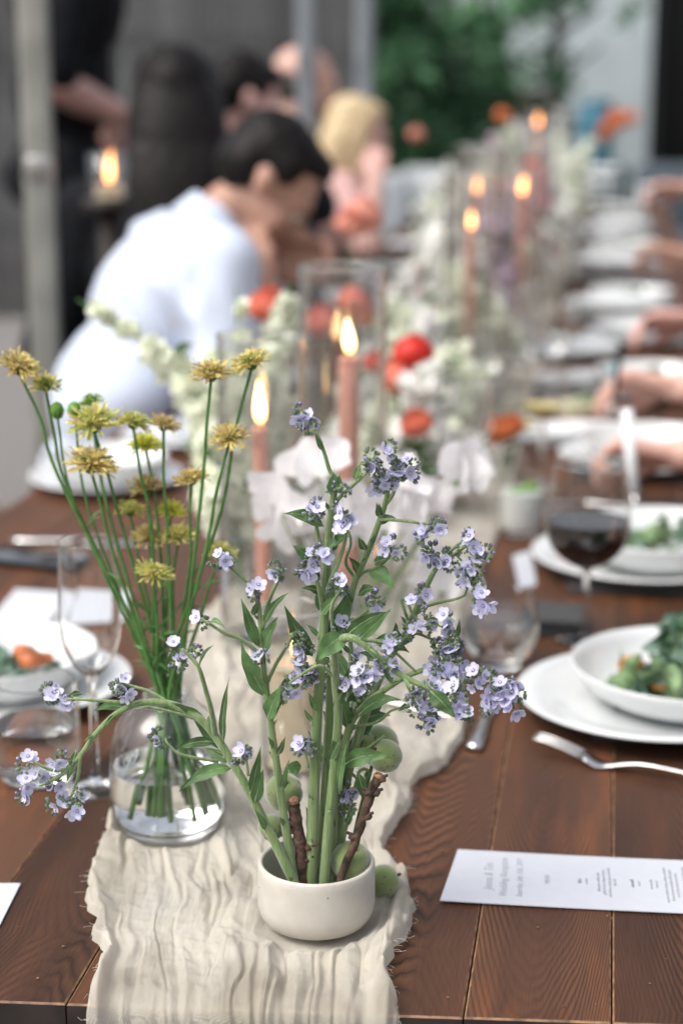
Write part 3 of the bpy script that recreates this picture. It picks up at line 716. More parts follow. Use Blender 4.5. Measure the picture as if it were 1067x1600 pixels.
def cluster(key, px, py, n=3, spread=11, buds=2, dy=0, frm=None):
    """n open flowers and some bud coils round a point, on short pedicels"""
    P, Y = plants[key]; c = WY(px, py, Y + dy)
    root = WY(frm[0], frm[1], Y + dy) if frm else c + V((random.uniform(-.003, .003), .002, -.006))
    pp = .00054 * spread
    if frm: P.g.tube([q - P.b for q in catmull([root, root.lerp(c, .5) + V((0, 0, .003)), c], 3)], [.0013, .0008], 6)
    n = n if n < 3 else n - (1 if n < 4 else 2)
    for i in range(n):
        a = random.uniform(0, 6.28) + i * 2.4; rr = pp * sqrt((i + .5) / max(1, n)) * random.uniform(.8, 1.2)
        pos = c + V((cos(a) * rr, random.uniform(-.5, .3) * pp, sin(a) * rr))
        out = V((cos(a) * .8, -1.0 + random.uniform(-.2, .5), sin(a) * .8 + .25)).normalized()
        me = random.choice(HF[:4]) if random.random() < .8 else HF[4 + i % 2]
        o = link('flower', me, P.t, pos - P.b); o.rotation_mode = 'QUATERNION'
        o.rotation_quaternion = out.to_track_quat('Z', 'Y') @ Quaternion((0, 0, 1), random.uniform(0, 6)); s_ = random.uniform(.64, .98); o.scale = (s_,) * 3
        P.g.tube([pos - out * .003 - P.b, (pos - out * .003).lerp(c, .6) - V((0, 0, .001)) - P.b, c - P.b], .00055, 5)
    for i in range(buds - (1 if buds > 2 else 0)):
        a = random.uniform(0, 6.28); pos = c + V((cos(a) * pp * .8, random.uniform(-.2, .5) * pp, sin(a) * pp * .8))
        o = link('bud_cluster', random.choice(BM), P.t, pos - P.b); o.rotation_euler = (random.uniform(-.5, .5), random.uniform(0, 6), random.uniform(-.8, .8)); s_ = random.uniform(.55, .95); o.scale = (s_,) * 3
        P.g.tube([pos - P.b, c - P.b], .0009, 5)
def leaf(key, a, b, w, bend=.08, dy0=0, dy1=-.01, m='leaf', nrm=None):
    P, Y = plants[key]; P.leaf(WY(a[0], a[1], Y + dy0), WY(b[0], b[1], Y + dy1), w, bend, m, nrm)

# A: arching stem that leans far to the left
hplant('A', 'thick lavender stem arching out far to the left over the glass vase', [
    ([(468, 1398), (430, 1318), (397, 1252), (375, 1211), (337, 1151), (307, 1119), (262, 1099), (217, 1099, -.005), (180, 1117, -.01), (150, 1147, -.015), (131, 1174, -.018), (116, 1194, -.02)], .0042, .0017),
    ([(116, 1194, -.02), (90, 1215, -.025), (62, 1228, -.03)], .0018, .0010),
    ([(116, 1194, -.02), (92, 1204, -.025), (70, 1199, -.03), (52, 1189, -.03)], .0015, .0009),
    ([(126, 1180, -.02), (122, 1215, -.02), (109, 1252, -.02)], .0015, .0009),
    ([(217, 1099, -.005), (170, 1096, -.01), (131, 1093, -.015), (104, 1092, -.015)], .0016, .0009),
    ([(262, 1097), (232, 1080, .0), (206, 1072, .0), (192, 1068)], .0015, .001),
    ([(337, 1151), (330, 1110, -.01), (322, 1080, -.015), (311, 1044, -.02), (296, 1025, -.02), (284, 1014, -.02)], .0024, .0011),
    ([(341, 1190), (300, 1183, -.01), (277, 1176, -.015), (259, 1158, -.015)], .0014, .0008),
    ([(337, 1151), (315, 1127, .01), (240, 1106, .01), (215, 1108, .01)], .0016, .0008)], YP - .012)
for a in [(48, 1190, 4, 12, 1), (40, 1225, 5, 13, 0), (50, 1243, 3, 9, 1), (62, 1210, 3, 9, 0), (92, 1187, 3, 9, 2), (88, 1228, 2, 8, 1), (92, 1255, 2, 9, 2), (114, 1265, 4, 10, 2), (124, 1248, 1, 7, 2)]: cluster('A', a[0], a[1], a[2], a[3], a[4], dy=-.024)
for a in [(80, 1090, 2, 8, 2), (100, 1102, 3, 9, 2), (190, 1068, 2, 9, 4), (200, 1083, 2, 7, 2), (272, 1010, 3, 9, 2), (284, 1028, 2, 8, 2), (306, 1019, 0, 4, 2), (250, 1155, 1, 4, 2), (262, 1158, 0, 6, 2)]: cluster('A', a[0], a[1], a[2], a[3], a[4], dy=-.014)
leaf('A', (362, 1200), (279, 1238), .013, .12); leaf('A', (337, 1160), (271, 1172), .010, .1); leaf('A', (197, 1108), (144, 1112), .009, .12); leaf('A', (349, 1162), (359, 1056), .008, 0, dy1=-.02)
leaf('A', (311, 1040), (335, 1008), .004, .1); leaf('A', (120, 1172), (104, 1222), .008, -.05); leaf('A', (128, 1084), (104, 1092), .006, .1); leaf('A', (322, 1128), (268, 1098), .009, .1, dy0=.01); leaf('A', (392, 1240), (408, 1165), .010, 0, dy0=-.006); leaf('A', (398, 1255), (412, 1200), .012, 0, dy0=-.008)
leaf('A', (345, 1170), (300, 1120), .012, .02, dy0=.01, dy1=.015); leaf('A', (362, 1190), (318, 1168), .010, .0, dy0=.01, dy1=.02); leaf('A', (420, 1300), (396, 1262), .007, 0)
cluster('A', 383, 1176, 2, 6, 2, dy=-.02, frm=(388, 1212)); cluster('A', 373, 1178, 0, 4, 2, dy=-.02)

# B: second stem, left of centre
hplant('B', 'tall leafy lavender stem left of the centre, forking into three small sprays', [
    ([(463, 1398), (451, 1322), (441, 1256), (430, 1180), (420, 1110), (412, 1047), (409, 1002), (405, 953), (401, 928)], .0038, .0016),
    ([(409, 985), (420, 940), (434, 908), (437, 900)], .0018, .001),
    ([(414, 1030), (398, 1015, -.01), (375, 998, -.015), (352, 990, -.02), (326, 974, -.02), (314, 966, -.02)], .0019, .0009),
    ([(400, 928), (388, 912, -.005), (368, 894, -.01), (352, 878, -.01)], .0016, .001),
    ([(416, 1070), (430, 1040), (447, 1012), (460, 990)], .0016, .001)], YP - .006)
for a in [(399, 920, 4, 9, 2), (436, 897, 1, 6, 2), (312, 966, 1, 6, 2), (345, 870, 4, 10, 2), (354, 880, 2, 8, 1), (408, 1027, 1, 5, 3), (456, 990, 0, 8, 4), (428, 890, 1, 5, 1)]: cluster('B', a[0], a[1], a[2], a[3], a[4], dy=-.012)
leaf('B', (418, 1092), (375, 998), .017, .0); leaf('B', (404, 1010), (376, 932), .011, .0, dy1=-.02); leaf('B', (409, 985), (452, 926), .009, .08); leaf('B', (412, 1022), (434, 964), .016, .0); leaf('B', (418, 1124), (441, 1070), .016, .0, dy0=-.006)
leaf('B', (326, 975), (352, 982), .006, .2, dy0=-.02, dy1=-.03); leaf('B', (395, 960), (404, 935), .008, 0); leaf('B', (424, 1130), (470, 1040), .010, .1, dy0=.01, dy1=.01); leaf('B', (438, 1235), (452, 1185), .006, 0); leaf('B', (420, 1080), (386, 1020), .012, 0, dy0=.01, dy1=.01)
leaf('B', (434, 1180), (446, 1150), .006, 0, dy0=-.005); leaf('B', (428, 1170), (418, 1150), .005, 0)

# C: main central stem, the tallest
hplant('C', 'tallest lavender stem, its single spray topmost above the white petals', [
    ([(483, 1398), (488, 1300), (492, 1200), (495, 1128), (502, 1025), (508, 935), (513, 845), (520, 777), (525, 748)], .0049, .0026),
    ([(525, 748), (515, 735), (508, 712), (500, 688), (493, 674)], .0018, .0010), ([(493, 674), (487, 664), (480, 658)], .0010, .0008),
    ([(520, 790), (531, 777), (560, 750, -.01), (574, 738, -.01), (588, 732, -.01)], .0018, .001),
    ([(512, 870), (500, 850), (494, 820), (493, 800)], .0020, .0012),
    ([(506, 960), (496, 910, -.01), (488, 890, -.01), (480, 882, -.01)], .0018, .0011),
    ([(522, 1000), (518, 950, -.015), (530, 925, -.015), (538, 914, -.015)], .0014, .0009),
    ([(508, 935), (520, 900, -.01), (535, 860, -.01), (542, 825, -.01), (540, 805, -.01)], .0020, .0010)], YP)
for a in [(472, 650, 2, 7, 2), (487, 651, 2, 7, 1), (480, 664, 0, 5, 2), (583, 718, 1, 9, 4), (592, 728, 1, 9, 4), (600, 706, 3, 8, 1), (538, 800, 2, 8, 3), (541, 815, 3, 8, 0), (535, 828, 3, 8, 0), (495, 796, 2, 7, 2), (489, 806, 0, 7, 3), (505, 870, 3, 7, 1), (482, 884, 3, 9, 2), (477, 896, 1, 6, 2), (538, 912, 2, 9, 4), (527, 920, 0, 7, 3), (535, 762, 0, 6, 3), (486, 870, 1, 6, 1)]: cluster('C', a[0], a[1], a[2], a[3], a[4], dy=-.014)
leaf('C', (519, 770), (521, 738), .012, .0, dy0=-.006); leaf('C', (530, 770), (532, 740), .010, .0); leaf('C', (503, 703), (491, 676), .005, .0); leaf('C', (505, 822), (443, 803), .013, .1); leaf('C', (494, 880), (457, 852), .013, .05); leaf('C', (520, 862), (546, 838), .012, .1, dy0=.006)
leaf('C', (512, 868), (530, 848), .016, .1, dy1=-.02); leaf('C', (505, 930), (470, 919), .008, .1); leaf('C', (488, 1025), (444, 946), .016, .0, dy1=-.02); leaf('C', (556, 752), (564, 722), .008, 0, dy0=-.01); leaf('C', (500, 905), (472, 880), .008, 0); leaf('C', (520, 776), (506, 770), .004, .1)
leaf('C', (516, 1000), (548, 918), .016, 0, dy0=.008, dy1=.01); leaf('C', (500, 955), (520, 895), .018, 0, dy0=.01, dy1=.01); leaf('C', (494, 1110), (482, 1082), .007, 0, dy0=-.006)
leaf('C', (470, 1200), (444, 1200), .013, .05, dy0=.0, dy1=-.01); leaf('C', (502, 960), (528, 932), .012, 0, dy0=-.006)
cluster('C', 472, 1164, 2, 5, 2, dy=-.01, frm=(482, 1200)); cluster('C', 468, 1172, 0, 4, 2, dy=-.01)

# D: stem right of centre rising to the top right spray
hplant('D', 'lavender stem right of the centre rising to a double spray at upper right', [
    ([(498, 1398), (505, 1290), (510, 1204), (515, 1115), (517, 1047), (527, 1000), (540, 968), (553, 912), (576, 858), (594, 810), (602, 785), (606, 762)], .0043, .0018),
    ([(600, 790), (612, 775), (622, 752), (628, 738)], .0018, .001), ([(604, 765), (600, 748), (590, 740)], .0013, .0008),
    ([(586, 835), (592, 815), (604, 812, -.005), (640, 815, -.01), (670, 820, -.01)], .0015, .0010),
    ([(553, 912), (567, 895), (590, 886), (606, 872), (608, 862)], .0014, .0009),
    ([(556, 905), (540, 880), (548, 850), (545, 830)], .0014, .0009),
    ([(535, 980), (560, 965, .01), (580, 950, .01), (592, 940, .01)], .0014, .0009)], YP + .010)
for a in [(612, 750, 3, 10, 1), (625, 730, 2, 8, 2), (634, 738, 1, 9, 4), (619, 744, 2, 9, 1), (598, 748, 4, 10, 1), (588, 758, 1, 7, 1), (620, 728, 0, 7, 3), (640, 722, 1, 6, 1), (675, 830, 5, 13, 2), (666, 838, 2, 8, 1), (682, 818, 1, 9, 3), (604, 853, 2, 7, 1), (617, 858, 1, 6, 3), (592, 942, 4, 9, 1), (584, 935, 0, 8, 3), (528, 976, 1, 8, 2)]: cluster('D', a[0], a[1], a[2], a[3], a[4], dy=-.014)
leaf('D', (578, 892), (617, 921), .016, .12); leaf('D', (560, 930), (590, 920), .010, .1); leaf('D', (590, 820), (622, 812), .009, .15, dy1=.0); leaf('D', (566, 885), (576, 870), .006, 0); leaf('D', (548, 950), (535, 915), .008, 0); leaf('D', (560, 895), (545, 870), .009, 0); leaf('D', (572, 860), (560, 838), .008, 0, dy0=-.006)
leaf('D', (594, 808), (588, 785), .007, 0); leaf('D', (585, 880), (610, 872), .010, 0, dy0=.01); leaf('D', (536, 1000), (612, 955), .012, .1, dy0=-.02, dy1=-.035); leaf('D', (514, 1200), (480, 1140), .010, 0, dy0=.01, dy1=.02)

# E: stem behind with lower right branches
hplant('E', 'lavender stem leaning right with long lower leaves over the green fruit', [
    ([(515, 1398), (521, 1273), (530, 1210), (538, 1169), (549, 1128), (576, 1097), (612, 1070), (639, 1055), (672, 1043)], .0041, .0019),
    ([(672, 1043), (700, 1036), (722, 1033), (740, 1040), (760, 1052), (778, 1066), (790, 1078)], .0018, .001), ([(740, 1040), (745, 1055), (750, 1062)], .001, .0007), ([(765, 1056), (772, 1075), (776, 1090)], .001, .0007),
    ([(552, 1135), (590, 1128), (612, 1110), (640, 1103)], .0013, .0008),
    ([(600, 1150), (560, 1180), (535, 1200)], .0010, .0012)], YP + .016)
for a in [(748, 1054, 4, 12, 2), (742, 1068, 2, 9, 1), (776, 1092, 6, 14, 1), (765, 1104, 3, 9, 2), (802, 1098, 5, 12, 1), (790, 1108, 3, 10, 0), (797, 1070, 3, 9, 2), (806, 1080, 2, 7, 1), (758, 1082, 2, 9, 2), (784, 1076, 2, 9, 1), (808, 1066, 2, 5, 1), (684, 1045, 4, 11, 2), (690, 1058, 2, 9, 1), (700, 1050, 2, 8, 2), (658, 1108, 2, 8, 2), (666, 1125, 3, 10, 4), (680, 1112, 4, 12, 2), (650, 1092, 3, 8, 0)]: cluster('E', a[0], a[1], a[2], a[3], a[4], dy=-.03)
leaf('E', (560, 1118), (627, 1094), .014, .14, dy0=-.01); leaf('E', (536, 1196), (612, 1184), .017, .12, dy0=-.02, dy1=-.03); leaf('E', (558, 1130), (610, 1118), .012, .1, dy0=.01, dy1=.02); leaf('E', (545, 1140), (530, 1075), .012, 0); leaf('E', (640, 1104), (622, 1112), .006, .1); leaf('E', (542, 1180), (585, 1130), .012, .1, dy0=.01, dy1=.02)
leaf('E', (524, 1260), (550, 1190), .016, 0, dy0=.02, dy1=.03); leaf('E', (548, 1120), (560, 1090), .010, 0)

# F: arching leafy tip in front
hplant('F', 'pale green lavender stem arching over to the right in front of the others', [
    ([(505, 1398), (512, 1300), (522, 1200), (528, 1120), (524, 1060, -.01), (522, 1015, -.025), (533, 998, -.035), (553, 998, -.04), (580, 1016, -.04), (603, 1038, -.04), (634, 1059, -.04), (675, 1079, -.04), (700, 1100, -.04)], .0040, .0019),
    ([(634, 1059, -.04), (640, 1080, -.04), (662, 1102, -.04)], .0012, .0008), ([(700, 1100, -.04), (712, 1108, -.04), (728, 1115, -.04)], .0012, .0008),
    ([(553, 998, -.04), (590, 1003, -.035), (612, 1015, -.03), (650, 1050, -.03)], .0016, .0009),
    ([(524, 1060, -.01), (500, 1040, -.02), (470, 1055, -.02), (452, 1068, -.02)], .0014, .0008)], YP - .002)
for a in [(571, 1061, 4, 10, 1), (585, 1043, 3, 8, 2), (564, 1052, 1, 6, 0), (577, 1062, 1, 6, 3), (713, 1075, 3, 9, 2), (712, 1098, 4, 10, 2), (704, 1112, 2, 8, 1), (726, 1115, 2, 7, 4), (652, 1100, 2, 8, 3), (646, 1078, 1, 6, 1), (612, 1040, 2, 7, 1), (612, 1008, 2, 6, 3), (600, 1018, 0, 6, 3), (687, 1086, 3, 8, 1), (673, 1074, 2, 7, 2)]: cluster('F', a[0], a[1], a[2], a[3], a[4], dy=-.04)
for a in [(476, 1020, 3, 8, 2), (455, 1073, 2, 9, 4), (468, 1064, 2, 8, 3), (478, 1052, 2, 7, 2), (447, 1080, 1, 6, 2), (551, 1070, 3, 9, 3), (560, 1085, 1, 6, 2), (470, 1040, 1, 8, 2), (485, 1055, 1, 8, 2)]: cluster('F', a[0], a[1], a[2], a[3], a[4], dy=-.01)
leaf('F', (540, 992), (492, 1035), .020, .10, dy0=-.035, dy1=-.04); leaf('F', (585, 1000), (640, 1020), .015, .12, dy0=-.03, dy1=-.03); leaf('F', (672, 1080), (712, 1122), .016, .06, dy0=-.045, dy1=-.05); leaf('F', (603, 1038), (612, 1070), .009, 0, dy0=-.04, dy1=-.04); leaf('F', (560, 1000), (612, 950), .010, .0, dy0=-.04, dy1=-.05)
leaf('F', (522, 1110), (546, 1040), .010, 0, dy0=.0); leaf('F', (516, 1190), (534, 1150), .009, 0); leaf('F', (530, 1240), (545, 1150), .009, 0)

# Gs: back right stem with the upper right sprays
hplant('H', 'lavender stem at the back right ending in drooping sprays beside the water glass', [
    ([(520, 1398), (530, 1290), (548, 1190), (580, 1090), (612, 1022), (628, 1000), (652, 948), (670, 908), (684, 885), (711, 865), (728, 852)], .0042, .0014),
    ([(684, 885), (705, 860, .005), (730, 842, .005), (752, 848, .005)], .0013, .0008),
    ([(652, 958), (668, 947), (693, 940), (712, 936), (726, 930)], .0013, .0009), ([(726, 930), (732, 915), (742, 908)], .001, .0008),
    ([(640, 975), (632, 955, -.01), (628, 938, -.01), (636, 940, -.01), (646, 962, -.01), (664, 975, -.01)], .0013, .0009),
    ([(628, 1000), (650, 990, -.01), (680, 1000, -.01), (705, 995, -.01)], .0013, .0009), ([(705, 995, -.01), (712, 985, -.01), (708, 1003, -.01)], .0009, .0006),
    ([(711, 865), (724, 880), (730, 890)], .001, .0007)], YP + .022)
for a in [(738, 840, 3, 10, 3), (756, 856, 3, 9, 2), (732, 852, 1, 8, 3), (729, 892, 5, 13, 3), (718, 884, 2, 9, 2), (742, 882, 1, 8, 3), (744, 908, 0, 8, 4), (746, 932, 4, 11, 2), (758, 940, 3, 8, 0), (752, 950, 1, 5, 0), (686, 871, 3, 9, 1), (671, 864, 2, 7, 2), (690, 860, 0, 7, 3), (705, 876, 1, 7, 1), (655, 930, 2, 10, 4), (644, 942, 1, 6, 0), (684, 975, 4, 11, 1), (700, 966, 3, 9, 1), (672, 966, 1, 8, 3), (652, 985, 3, 9, 1), (640, 992, 0, 8, 3), (692, 1008, 2, 8, 4), (684, 1022, 1, 9, 4), (684, 1040, 3, 9, 1), (704, 1022, 2, 9, 2), (715, 1036, 3, 9, 1), (720, 1046, 2, 8, 1), (700, 1000, 0, 8, 4), (712, 1018, 1, 8, 2)]: cluster('H', a[0], a[1], a[2], a[3], a[4], dy=-.016)
leaf('H', (625, 1000), (618, 972), .009, 0); leaf('H', (646, 985), (652, 962), .008, 0); leaf('H', (712, 1000), (718, 965), .005, 0); leaf('H', (600, 1040), (560, 1020), .012, .1); leaf('H', (560, 1150), (600, 1095), .012, 0, dy0=.01, dy1=.02); leaf('H', (664, 975), (690, 970), .006, .1)

# I: thinner shoot among the others with a low drooping spray
hplant('I', 'short thin lavender shoot low behind the main stems', [
    ([(527, 1396), (534, 1330), (545, 1270), (556, 1225), (562, 1205), (575, 1205, .01), (566, 1235, .01)], .0018, .0009)], YP + .014)
for a in [(545, 1243, 2, 6, 1), (540, 1252, 0, 10, 4), (537, 1262, 0, 8, 3), (549, 1232, 1, 6, 2)]: cluster('I', a[0], a[1], a[2], a[3], a[4])
leaf('I', (560, 1208), (570, 1255), .010, .0, dy0=-.01, dy1=-.01); leaf('I', (540, 1290), (556, 1258), .006, 0)
hplant('J', 'second slender lavender shoot standing tight behind the centre stems', [
    ([(508, 1398), (520, 1330), (530, 1250), (540, 1180), (545, 1100), (548, 1020), (545, 985)], .0036, .0016)], YP + .028)
for a in [(548, 985, 1, 8, 3), (520, 1010, 2, 8, 2), (556, 1030, 2, 8, 3), (500, 1085, 1, 7, 3), (512, 1060, 2, 8, 2)]: cluster('J', a[0], a[1], a[2], a[3], a[4])
leaf('J', (538, 1180), (505, 1110), .016, 0); leaf('J', (545, 1110), (580, 1060), .016, 0); leaf('J', (545, 1060), (515, 1010), .014, 0, dy1=.02); leaf('J', (530, 1240), (500, 1200), .012, 0); leaf('J', (525, 1280), (548, 1225), .010, 0); leaf('J', (500, 1320), (478, 1260), .016, 0)
for k, (P, Y) in plants.items():
    # small bract stubs and downy scars along the stalk
    P.finish(M_['stem'])

# ---- twigs and green fruits
TG = 'cut brown twigs standing in the cream bowl'
def twig(label, pts, Y, r0, r1, knots):
    q = [WY(x, y, Y) for x, y in pts]; q[0].z = TZ + .03; b = q[0].copy(); P = Plant('twig', label, 'twig', b, TG)
    C = catmull(q, 6); C = [c + V((random.uniform(-1, 1), random.uniform(-1, 1), 0)) * .0004 for c in C]
    P.g.tube([c - b for c in C], [(r0 + (r1 - r0) * i / (len(C) - 1)) * random.uniform(.9, 1.08) for i in range(len(C))], 10)
    P.finish(M_['twig'], 'bark')
    for k in knots:
        c = C[int(k[0] * (len(C) - 1))] - b; g = G(); g.ball(c + V((k[1], -.001, 0)), .0031, 2, jit=.12, sc=(1.1, 1, .9)); g.tube([c, c + V((k[1] * 2.4, -.002, .004))], [.0019, .0012], 7); g.build('knot', M_['twig'], P.t)
    g = G(); d = (C[-1] - C[-3]).normalized(); g.tube([C[-1] - b - d * .001, C[-1] - b + d * .0016], [r1 * 1.15, r1 * .8], 10); g.build('cut_end', M_['cut'], P.t)
    return P
tw = twig('dark knotty twig leaning right in the bowl, its cut end below the green fruits', [(527, 1390), (535, 1365), (555, 1315), (568, 1275), (580, 1238), (592, 1212)], YP - .006, .0030, .0040, [(.45, -.003), (.62, .003), (.8, .0035), (.83, -.003), (.98, .003)])
twig('thick short upright brown twig at the left in the bowl, with an orange cut end', [(474, 1392), (472, 1350), (468, 1310), (462, 1275), (459, 1250)], YP - .002, .0050, .0044, [(.3, .004), (.45, .006), (.6, -.005), (.7, -.004)])
def fruit(c, r, parent, b, tilt, seam=True, sc=(1, 1, 1.05)):
    g = G(); Mx = rot_to(tilt); vs, fs = ICO(4); out = []
    for v in vs:
        a = atan2(v.y, v.x); gr = exp(-(a / .16) ** 2) * (1 - abs(v.z) ** 4) * .085 if seam else 0
        k = r * (1 - gr) * (1 - .16 * exp(-((1 - v.z) / .05)) + .012 * noise.noise(v * 3)); out.append(Mx @ V((v.x * k * sc[0], v.y * k * sc[1], v.z * k * sc[2])) + V(c) - V(b))
    g.add(out, fs); return g
FG = 'downy green unripe fruits round the cream bowl'
def fruit_thing(label, px, py, Y, r, tilt, sc=(1, 1, 1.05), on=None):
    c = WY(px, py, Y) if on is None else V(on); b = c - V((0, 0, r)); t = thing('green_fruit', label, 'fruit', b, 0, FG)
    fruit(c, r, t, b, tilt, sc=sc).build('flesh', M_['fruit'], t)
    Mx = rot_to(tilt); g = G(); q = c + Mx @ V((0, 0, r * .86)) - b; g.tube([q, q + Mx @ V((0, 0, .004))], [.0016, .0011], 7); g.build('stalk_end', M_['twig'], t)
    g = G()
    for _ in range(7):
        d = V((random.uniform(-1, 1), -1, random.uniform(-1, 1))).normalized(); g.ball(c - b + d * r * .985, .0007, 1)
    g.build('specks', M_['twig'], t)
fruit_thing('round green fruit on the twig tip at the right, nearest the camera', 602, 1181, YP + .020, .0128, V((-.6, -.5, .6)))
fruit_thing('paler large green fruit behind the round one at the right twig tip', 590, 1164, YP + .043, .0160, V((-.7, -.6, -.3)))
fruit_thing('darker small green fruit wedged between the stems and the pale fruit', 572, 1162, YP + .034, .0095, V((.8, -.5, .2)))
fruit_thing('green fruit with a cleft standing behind the thick upright twig', 444, 1238, YP + .035, .0150, V((.2, -.5, .8)))
fruit_thing('small speckled green fruit low at the left, above the bowl rim', 424, 1293, YP + .030, .0105, V((.2, -.9, .3)))
fruit_thing('spotted green fruit sitting inside the bowl rim at the right', 547, 1345, YP + .012, .0150, V((.3, -.4, .8)), sc=(1, 1, 1.12))
q = T(600, 1418); fruit_thing('half hidden green fruit lying on the runner behind the bowl', 0, 0, 0, .0135, V((.9, .2, .4)), on=V((q.x - .002, q.y + .010, TZ + .018)))
# branch carrying the rear fruits
P = Plant('fruit_branch', 'thin green branch behind the stems carrying the green fruits', 'branch', WY(540, 1390, YP + .03), None)
P.stalk([WY(540, 1390, YP + .03), WY(555, 1300, YP + .035), WY(575, 1220, YP + .038), WY(585, 1180, YP + .04)], (.0020, .0014)); P.stalk([WY(535, 1390, YP + .03), WY(480, 1320, YP + .034), WY(452, 1262, YP + .034)], (.0018, .0013)); P.stalk([WY(480, 1320, YP + .034), WY(440, 1305, YP + .034), WY(428, 1298, YP + .032)], (.0013, .001))
P.finish(M_['stem_sc'], 'branch_wood')

# ================================================================ glass vase with the yellow flowers
def on_cloth(p, dz=.004): return V((p.x, p.y, TZ + dz))
vb = on_cloth(VASE); zr = WY(253, 1084, VASE.y).z - vb.z      # rim height
t = thing('glass_vase', 'clear round shouldered glass vase half full of water standing on the runner', 'vase', vb)
R = .0515
outer = [(0, 0), (.030, .0), (.040, .0018), (.0465, .007), (.0500, .016), (R, .028), (R, .052), (.0502, .070), (.0480, .085), (.0435, .098), (.0360, .108), (.0265, .1155), (.0190, .121), (.0168, zr - .012), (.0172, zr - .004), (.0190, zr - .0006), (.0200, zr)]
inner = [(.0192, zr + .0004), (.0178, zr - .002), (.0155, zr - .006), (.0151, zr - .012), (.0160, .1185), (.0200, .111), (.0288, .1052), (.0386, .0962), (.0450, .0846), (.0486, .069), (.0498, .052), (.0498, .028), (.0482, .018), (.0445, .0115), (.036, .0085), (.02, .0078), (0, .0076)]
g = G(); g.lathe(outer[2:], 96); g.build('vase_body', M_['thin'], t)
g = G(); g.lathe([(0, 0), (.030, .0), (.040, .0018), (.0458, .0068), (.0445, .0078), (.036, .0072), (.02, .0066), (0, .0064)], 96); g.build('vase_base', M_['glass'], t)
g = G(); g.lathe([(.0185, zr - .0014), (.0200, zr - .0008), (.0204, zr), (.0196, zr + .0006), (.0184, zr)], 64, closed=True); g.build('rim', M_['glass'], t)
wl = .0585
g = G(); g.lathe([(0, .0070), (.02, .0072), (.0363, .0080), (.0448, .0110), (.0484, .0182), (.04995, .028), (.04995, .052), (.0494, wl - .0006), (.0494, wl + .0006), (.048, wl), (.02, wl - .0002), (0, wl - .0002)], 96); g.build('water', M_['water'], t)

SCG = 'yellow scabiosa stems standing in the glass vase'
def sc_head(w, mats, fringe=1.0, dome=.45, seed=0):
    """one head: green bracts under, rings of long crinkled rays, a tangle of curled florets on top"""
    rs = random.Random(seed); g = G(); R = w / 2
    for ring, (n, rl, el, wd) in enumerate([(22, 1.0, .02, .19), (24, .95, .26, .17), (20, .80, .52, .16), (16, .62, .82, .14), (12, .42, 1.12, .14)]):
        for k in range(n):
            a = 2 * pi * (k + rs.random() * .6) / n + ring; L = R * rl * rs.uniform(.82, 1.1) * (fringe if ring < 2 else 1); e = el * dome * 2 + rs.uniform(-.12, .2); w_ = R * wd * rs.uniform(.7, 1.2)
            curl = rs.uniform(-.25, .5); tw = rs.uniform(-.8, .8); mi = 0 if rs.random() < .7 else 1; z0 = R * .10 * ring
            def fn(u, v, a=a, L=L, e=e, w_=w_, curl=curl, tw=tw, z0=z0):
                r = R * .12 + L * .9 * u * cos(e); z = z0 + L * u * sin(e) + curl * L * u * u * .6 - .12 * L * u
                s = w_ * (.35 + .75 * u) * (v - .5) * (1 if u < .8 else .75); z += abs(v - .5) * w_ * .7 + sin(u * 9 + a * 7) * L * .035
                z += tw * s * u; return V((r * cos(a) - s * sin(a), r * sin(a) + s * cos(a), z))
            g.grid(fn, 4, 2, mi)
            if ring < 3:    # split tips
                c = fn(1, .5); 
                for q in (-1, 1):
                    d = (fn(1, .5) - fn(.75, .5)).normalized(); s_ = V((-sin(a), cos(a), 0)) * q
                    g.add([fn(1, .5), fn(1, .5 + q * .5), c + d * L * .16 + s_ * w_ * .4 + V((0, 0, L * rs.uniform(-.08, .1)))], [(0, 1, 2)], mi)
    for k in range(36):    # curled inner florets
        a = k * 2.4; r = R * .5 * sqrt(k / 36); q = V((cos(a) * r, sin(a) * r, R * (.34 - .25 * (r / R)))); d = V((cos(a) * .7 + rs.uniform(-.4, .4), sin(a) * .7 + rs.uniform(-.4, .4), 1)).normalized(); l = R * rs.uniform(.14, .3)
        g.tube([q, q + d * l * .6, q + d * l + V((rs.uniform(-.1, .1), rs.uniform(-.1, .1), -.03)) * R], [R * .035, R * .05], 4, rs.choice((0, 1, 1, 2)))
    g.lathe([(0, -R * .30), (R * .14, -R * .28), (R * .30, -R * .10), (R * .26, .0)], 10, mi=2)
    for k in range(11):
        a = 2 * pi * k / 11; g.add([V((cos(a - .2) * R * .2, sin(a - .2) * R * .2, -R * .2)), V((cos(a + .2) * R * .2, sin(a + .2) * R * .2, -R * .2)), V((cos(a) * R * .62, sin(a) * R * .62, -R * .10))], [(0, 1, 2)], 2)
    return g.mesh('flower_head', [M_[m] for m in mats], smooth=False)
def cup(l): return l
GO, GR, BR, YE = ('sc_gold', 'sc_brown', 'stem_sc'), ('sc_green', 'sc_gold', 'stem_sc'), ('sc_brown', 'sc_gold', 'stem_sc'), ('sc_yellow', 'sc_green', 'stem_sc')
VY = VASE.y
